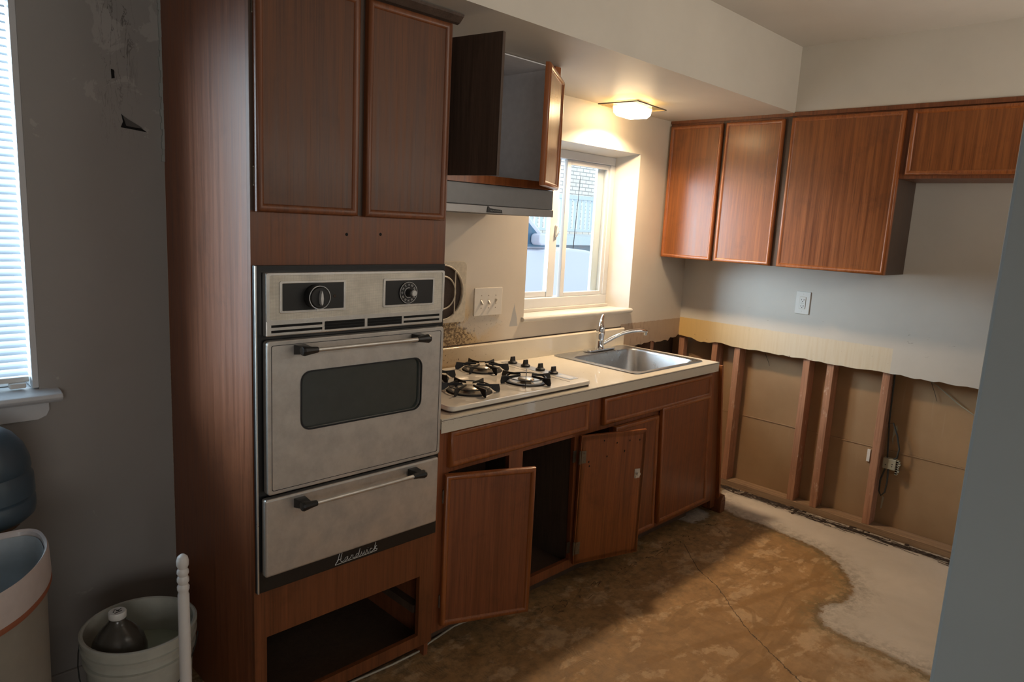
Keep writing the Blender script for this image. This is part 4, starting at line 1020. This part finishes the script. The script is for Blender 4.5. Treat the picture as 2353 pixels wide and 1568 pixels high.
for y0, z0, n_ in ((-.56, .90, 5), (-1.48, .90, 6)):
    y_, z_ = y0, z0; pts = []
    for q in range(n_): pts.append((.09, y_, z_)); y_ -= random.uniform(.003, .014); z_ -= .022
    b.tube(pts, .0012, 5)
tag(b.build('hanging_thread', M['cable']), 'dark threads hanging from the torn drywall edge', 'threads', kind='stuff')

# debris fibres along the plate
b = MB(); 
for i in range(150):
    y0 = random.uniform(-1.85, -.33); L = random.uniform(.06, .28); x_ = -.005-abs(random.gauss(0, .028))-.02*(y0 < -.9)
    pts = []; yy = y0; dx = random.gauss(0, .05)
    for q in range(5):
        pts.append((min(x_+dx*q*L/5+random.gauss(0, .0025), .008), yy, .0018+random.random()*.006)); yy -= L/5
    b.tube(pts, random.uniform(.0008, .0022), 4)
for i in range(60):
    yy = random.uniform(-1.85, -.33); b.box(-.02+random.gauss(0, .03), -.008+random.gauss(0, .03), yy, yy+random.uniform(.004, .02), 0, random.uniform(.002, .006)) if random.random() < .5 else None
tag(b.build('torn_fibres', M['iron_dirty']), 'dark torn carpet fibres and splinters lying along the foot of the far wall', 'debris', kind='stuff')
b = MB()
for i in range(70):
    xx = random.uniform(-2.0, -.45); yy = -.63-abs(random.gauss(0, .035))-.03; a = random.random()*PI; L = random.uniform(.008, .05)
    b.tube([(xx, yy, .002), (xx+L*.5*math.cos(a), yy-L*.3*abs(math.sin(a)), .004), (xx+L*math.cos(a+.3), yy-L*.5*abs(math.sin(a)), .002)], random.uniform(.0005, .0014), 4)
tag(b.build('floor_crumbs', M['wood_inside']), 'dark crumbs and adhesive shreds on the floor at the foot of the base cabinets', 'debris', kind='stuff')

# ================================================================== LEFT CORNER THINGS
bu = thing('plastic_bucket', (-3.455, -.375, 0), 'round dusty white plastic bucket standing in the left corner', 'bucket')
c0 = (-3.455, -.375, 0)
b = MB(); b.lathe([(0, 0), (.128, 0), (.131, .004), (.141, .30), (.149, .302), (.150, .312), (.143, .314), (.143, .335), (.152, .337), (.154, .350), (.149, .352), (.149, .374), (.155, .376), (.155, .384), (.150, .386), (.144, .384), (.140, .30), (.127, .012), (0, .010)], c0, 'z', 56)
b.build('body', M['bucket'], bu, smooth=True)
b = MB(); pts = []
for i in range(20):
    a = math.radians(-32-i*180/19); w_ = math.sin(PI*i/19)
    # bail hanging against the front of the bucket
    pts.append((c0[0]+.159*math.cos(a), c0[1]+.159*math.sin(a)*1.0, .345-.15*w_))
b.tube(pts, .0018, 6); b.build('wire_handle', M['cable'], bu, smooth=True)
MB().lathe([(0, .272), (.138, .272), (.138, .28), (0, .28)], c0, 'z', 48).build('murky_water', plain('murky_water', (.34, .36, .25), .4), bu)
jt = thing('gallon_bottle', (-3.51, -.38, .285), 'smoky plastic bottle with white screw cap floating inside the bucket', 'bottle')
cj = (-3.515, -.385, 0)
b = MB(); b.lathe([(0, .285), (.072, .285), (.075, .300), (.074, .335), (.066, .365), (.050, .392), (.032, .412), (.022, .424), (.021, .436), (0, .436)], cj, 'z', 40); b.build('body', M['bottle_dark'], jt, smooth=True)
b = MB(); b.lathe([(0, .452), (.022, .452), (.0235, .449), (.0235, .434), (.022, .432), (0, .432)], cj, 'z', 28); cpn = b.build('cap', M['white_plastic'], jt, smooth=True)
b = MB(); 
for pts in ([(-.012, -.004), (-.004, .010), (.004, -.004)], [(-.002, .0), (.012, .006)], [(-.010, -.010), (.010, -.006)]): b.tube([(cj[0]+p[0], cj[1]+p[1], .4525) for p in pts], .001, 5)
b.build('cap_scribble', M['dark_hole'], cpn)
ws = MB(); ws.lathe([(0, 0), (.0155, 0), (.0150, .45), (.0143, .595), (.0120, .603), (.0150, .611), (.0152, .619), (.0118, .626), (.0150, .634), (.0150, .642), (.0118, .649), (.0150, .657), (.0145, .664), (.0115, .670), (.0150, .679), (.0155, .690), (.0125, .702), (.006, .708), (0, .7095)], (-3.432, -.665, 0), 'z', 28)
tag(ws.build('turned_stick', M['stick'], smooth=True), 'white turned wooden stick standing upright in front of the bucket', 'stick')

bn = thing('trash_bin', (-3.96, -.56, 0), 'tall rounded bin with white liner ring at the left edge', 'bin')
half = [(-3.96, -.372), (-3.80, -.372), (-3.728, -.376), (-3.700, -.392), (-3.688, -.430), (-3.692, -.500), (-3.712, -.565), (-3.750, -.632), (-3.800, -.690), (-3.870, -.735), (-3.96, -.755)]
def catmull(p, k=5):
    out = []; n_ = len(p)
    for i in range(n_):
        a_, b_, c_, d_ = (Vector(p[(i+q) % n_]) for q in (-1, 0, 1, 2))
        for j in range(k):
            t_ = j/k; v_ = .5*((2*b_)+(c_-a_)*t_+(2*a_-5*b_+4*c_-d_)*t_*t_+(3*b_-a_-3*c_+d_)*t_**3); out.append((v_.x, v_.y))
    return out
full = catmull(half+[(-7.92-x_, y_) for x_, y_ in half[-2:0:-1]])
def off_(pts, k):
    cx, cy = -3.96, -.56; return [(cx+(x_-cx)*k, cy+(y_-cy)*k) for x_, y_ in pts]
def loft(levels, cap0=True, cap1=False):
    b = MB(); n_ = len(full)
    for k, z in levels: b.v += [(p[0], p[1], z) for p in off_(full, k)]
    for q in range(len(levels)-1):
        for i in range(n_):
            j = (i+1) % n_; b.f.append((q*n_+i, q*n_+j, (q+1)*n_+j, (q+1)*n_+i))
    if cap0: b.f.append(tuple(range(n_))[::-1])
    if cap1: b.f.append(tuple(range((len(levels)-1)*n_, len(levels)*n_)))
    return b
loft([(.80, 0), (.93, .02), (.965, .66), (.945, .66), (.90, .03)], True, True).build('body', M['bin'], bn, smooth=True)
loft([(1.0, .672), (1.01, .690), (1.0, .752), (.985, .760), (.965, .755), (.955, .70), (.95, .663)], False).build('liner_ring', M['bin_ring'], bn, smooth=True)
loft([(1.002, .664), (1.012, .672), (1.002, .680)], False).build('stained_edge', M['rust'], bn, smooth=True)
loft([(.955, .745), (.93, .60), (.85, .45), (.60, .38), (.0, .37)], False).build('bag_liner', M['bin_liner'], bn, smooth=True)

sl_ = thing('low_stool', (-3.80, -.19, 0), 'small dark wooden stool behind the bin, hidden under the water jug', 'stool')
MB().lathe([(0, .715), (.105, .715), (.105, .738), (0, .738)], (-3.80, -.19, 0), 'z', 28).build('seat', M['wood_inside'], sl_, bevel=.002)
for a in (45, 135, 225, 315):
    ca, sa = math.cos(math.radians(a)), math.sin(math.radians(a)); MB().cyl((-3.80+.07*ca, -.19+.07*sa, .715), (-3.80+.09*ca, -.19+.09*sa, 0), .012, .010, 10).build('leg', M['wood_inside'], sl_)
wj = thing('water_jug', (-3.80, -.19, .738), 'big blue translucent water jug below the left window', 'water jug')
b = MB(); b.lathe([(0, 0), (.128, 0), (.140, .012), (.143, .03), (.143, .050), (.138, .056), (.138, .062), (.143, .068), (.141, .115), (.135, .125), (.133, .133), (.137, .140), (.134, .165), (.122, .200), (.100, .230), (.070, .252), (.035, .265), (.028, .275), (.028, .315), (0, .315)], (-3.80, -.19, .738), 'z', 48)
b.build('body', M['jug_blue'], wj, smooth=True)
b = MB(); b.lathe([(0, .318), (.031, .318), (.031, .296), (0, .296)], (-3.80, -.19, .738), 'z', 24); b.build('cap', M['white_plastic'], wj)

# ================================================================== OUTSIDE THE WINDOW
GZ = .15
struct('ground_outside', MB().box(-3, 22, .6, 22, GZ-.1, GZ), M['snow'])
car = thing('parked_car', (2.6, 4.4, GZ), 'pale car with tinted glass parked outside the kitchen window', 'car')
body = [(.3, .45), (.25, 1.05), (.35, 1.26), (2.75, 1.285), (3.0, 1.30), (3.35, 1.275), (3.8, 1.19), (4.35, 1.06), (4.5, .85), (4.5, .45), (4.1, .42), (4.05, .60), (3.9, .74), (3.7, .80), (3.5, .74), (3.35, .60), (3.3, .42), (1.35, .42), (1.3, .60), (1.15, .74), (.95, .80), (.75, .74), (.6, .60), (.55, .42)]
MB().prism(body, 3.5, 5.25, 'y').build('body', M['car'], car, bevel=.04, seg=3)
cab = [(.35, 1.26), (.62, 1.86), (2.02, 1.88), (2.78, 1.28)]
MB().prism(cab, 3.58, 5.17, 'y').build('cabin', M['car'], car, bevel=.03)
MB().prism([(.55, 1.31), (.72, 1.78), (1.30, 1.81), (1.30, 1.31)], 3.566, 3.579, 'y').build('side_window', M['car_glass'], car)
MB().prism([(1.36, 1.31), (1.36, 1.81), (1.97, 1.81), (2.62, 1.31)], 3.566, 3.579, 'y').build('side_window', M['car_glass'], car)
MB().add([(2.04, 3.64, 1.875), (2.04, 5.11, 1.875), (2.80, 5.11, 1.29), (2.80, 3.64, 1.29)], [(0, 1, 2, 3)]).build('windscreen', M['car_glass'], car)
for xx in (.95, 3.7):
    wo = MB().lathe([(0, -.1), (.2, -.1), (.31, -.08), (.33, 0), (.31, .1), (0, .1)], (xx, 3.62, GZ+.33), 'y', 28).build('wheel', M['tyre'], car, smooth=True)
    MB().lathe([(0, -.11), (.17, -.105), (.19, -.09), (.19, 0)], (xx, 3.62, GZ+.33), 'y', 24).build('hubcap', M['steel_trim'], wo)
MB().cyl((3.27, 3.70, 1.28), (3.33, 3.70, 2.25), .006, .003, 8).build('antenna', M['tyre'], car)
b = MB(); b.tube([(2.80, 3.72, 1.30), (2.95, 3.9, 1.325), (2.78, 4.5, 1.36)], .010, 6); b.tube([(2.9, 3.70, 1.30), (2.72, 3.66, 1.40)], .012, 6); b.build('wiper', M['tyre'], car)
b = MB(); b.prism(rrect(2.28, 2.50, 1.335, 1.475, .05, 5), 3.40, 3.56, 'y'); b.build('side_mirror', M['car'], car, bevel=.02)

bw = thing('brick_house', (10, 10, GZ), 'pale brick house beyond the porch railing outside the window', 'house')
MB().box(4, 16, 9.5, 10.5, GZ, 6.5).build('wall', M['brick'], bw)
pr_ = thing('porch', (8, 7.5, GZ), 'pale painted porch with balustrade railing beyond the parked car', 'porch')
MB().box(5.0, 11, 7.1, 9.5, 1.18, 1.36).build('deck', M['ext_paint'], pr_)
MB().box(5.0, 11, 7.3, 9.5, GZ, 1.18).build('skirting', M['ext_dark'], pr_)
MB().box(5.0, 11, 7.12, 7.20, 2.12, 2.20).build('top_rail', M['ext_paint'], pr_)
MB().box(5.0, 11, 7.13, 7.19, 1.46, 1.51).build('bottom_rail', M['ext_paint'], pr_)
q = 5.0
while q < 10.9:
    MB().box(q, q+.075, 7.14, 7.18, 1.51, 2.12).build('baluster', M['ext_paint'], pr_); q += .145
for xx in (5.0, 8.02, 10.9): MB().box(xx, xx+.13, 7.08, 7.21, 1.36, 2.42).build('post', M['ext_paint'], pr_)
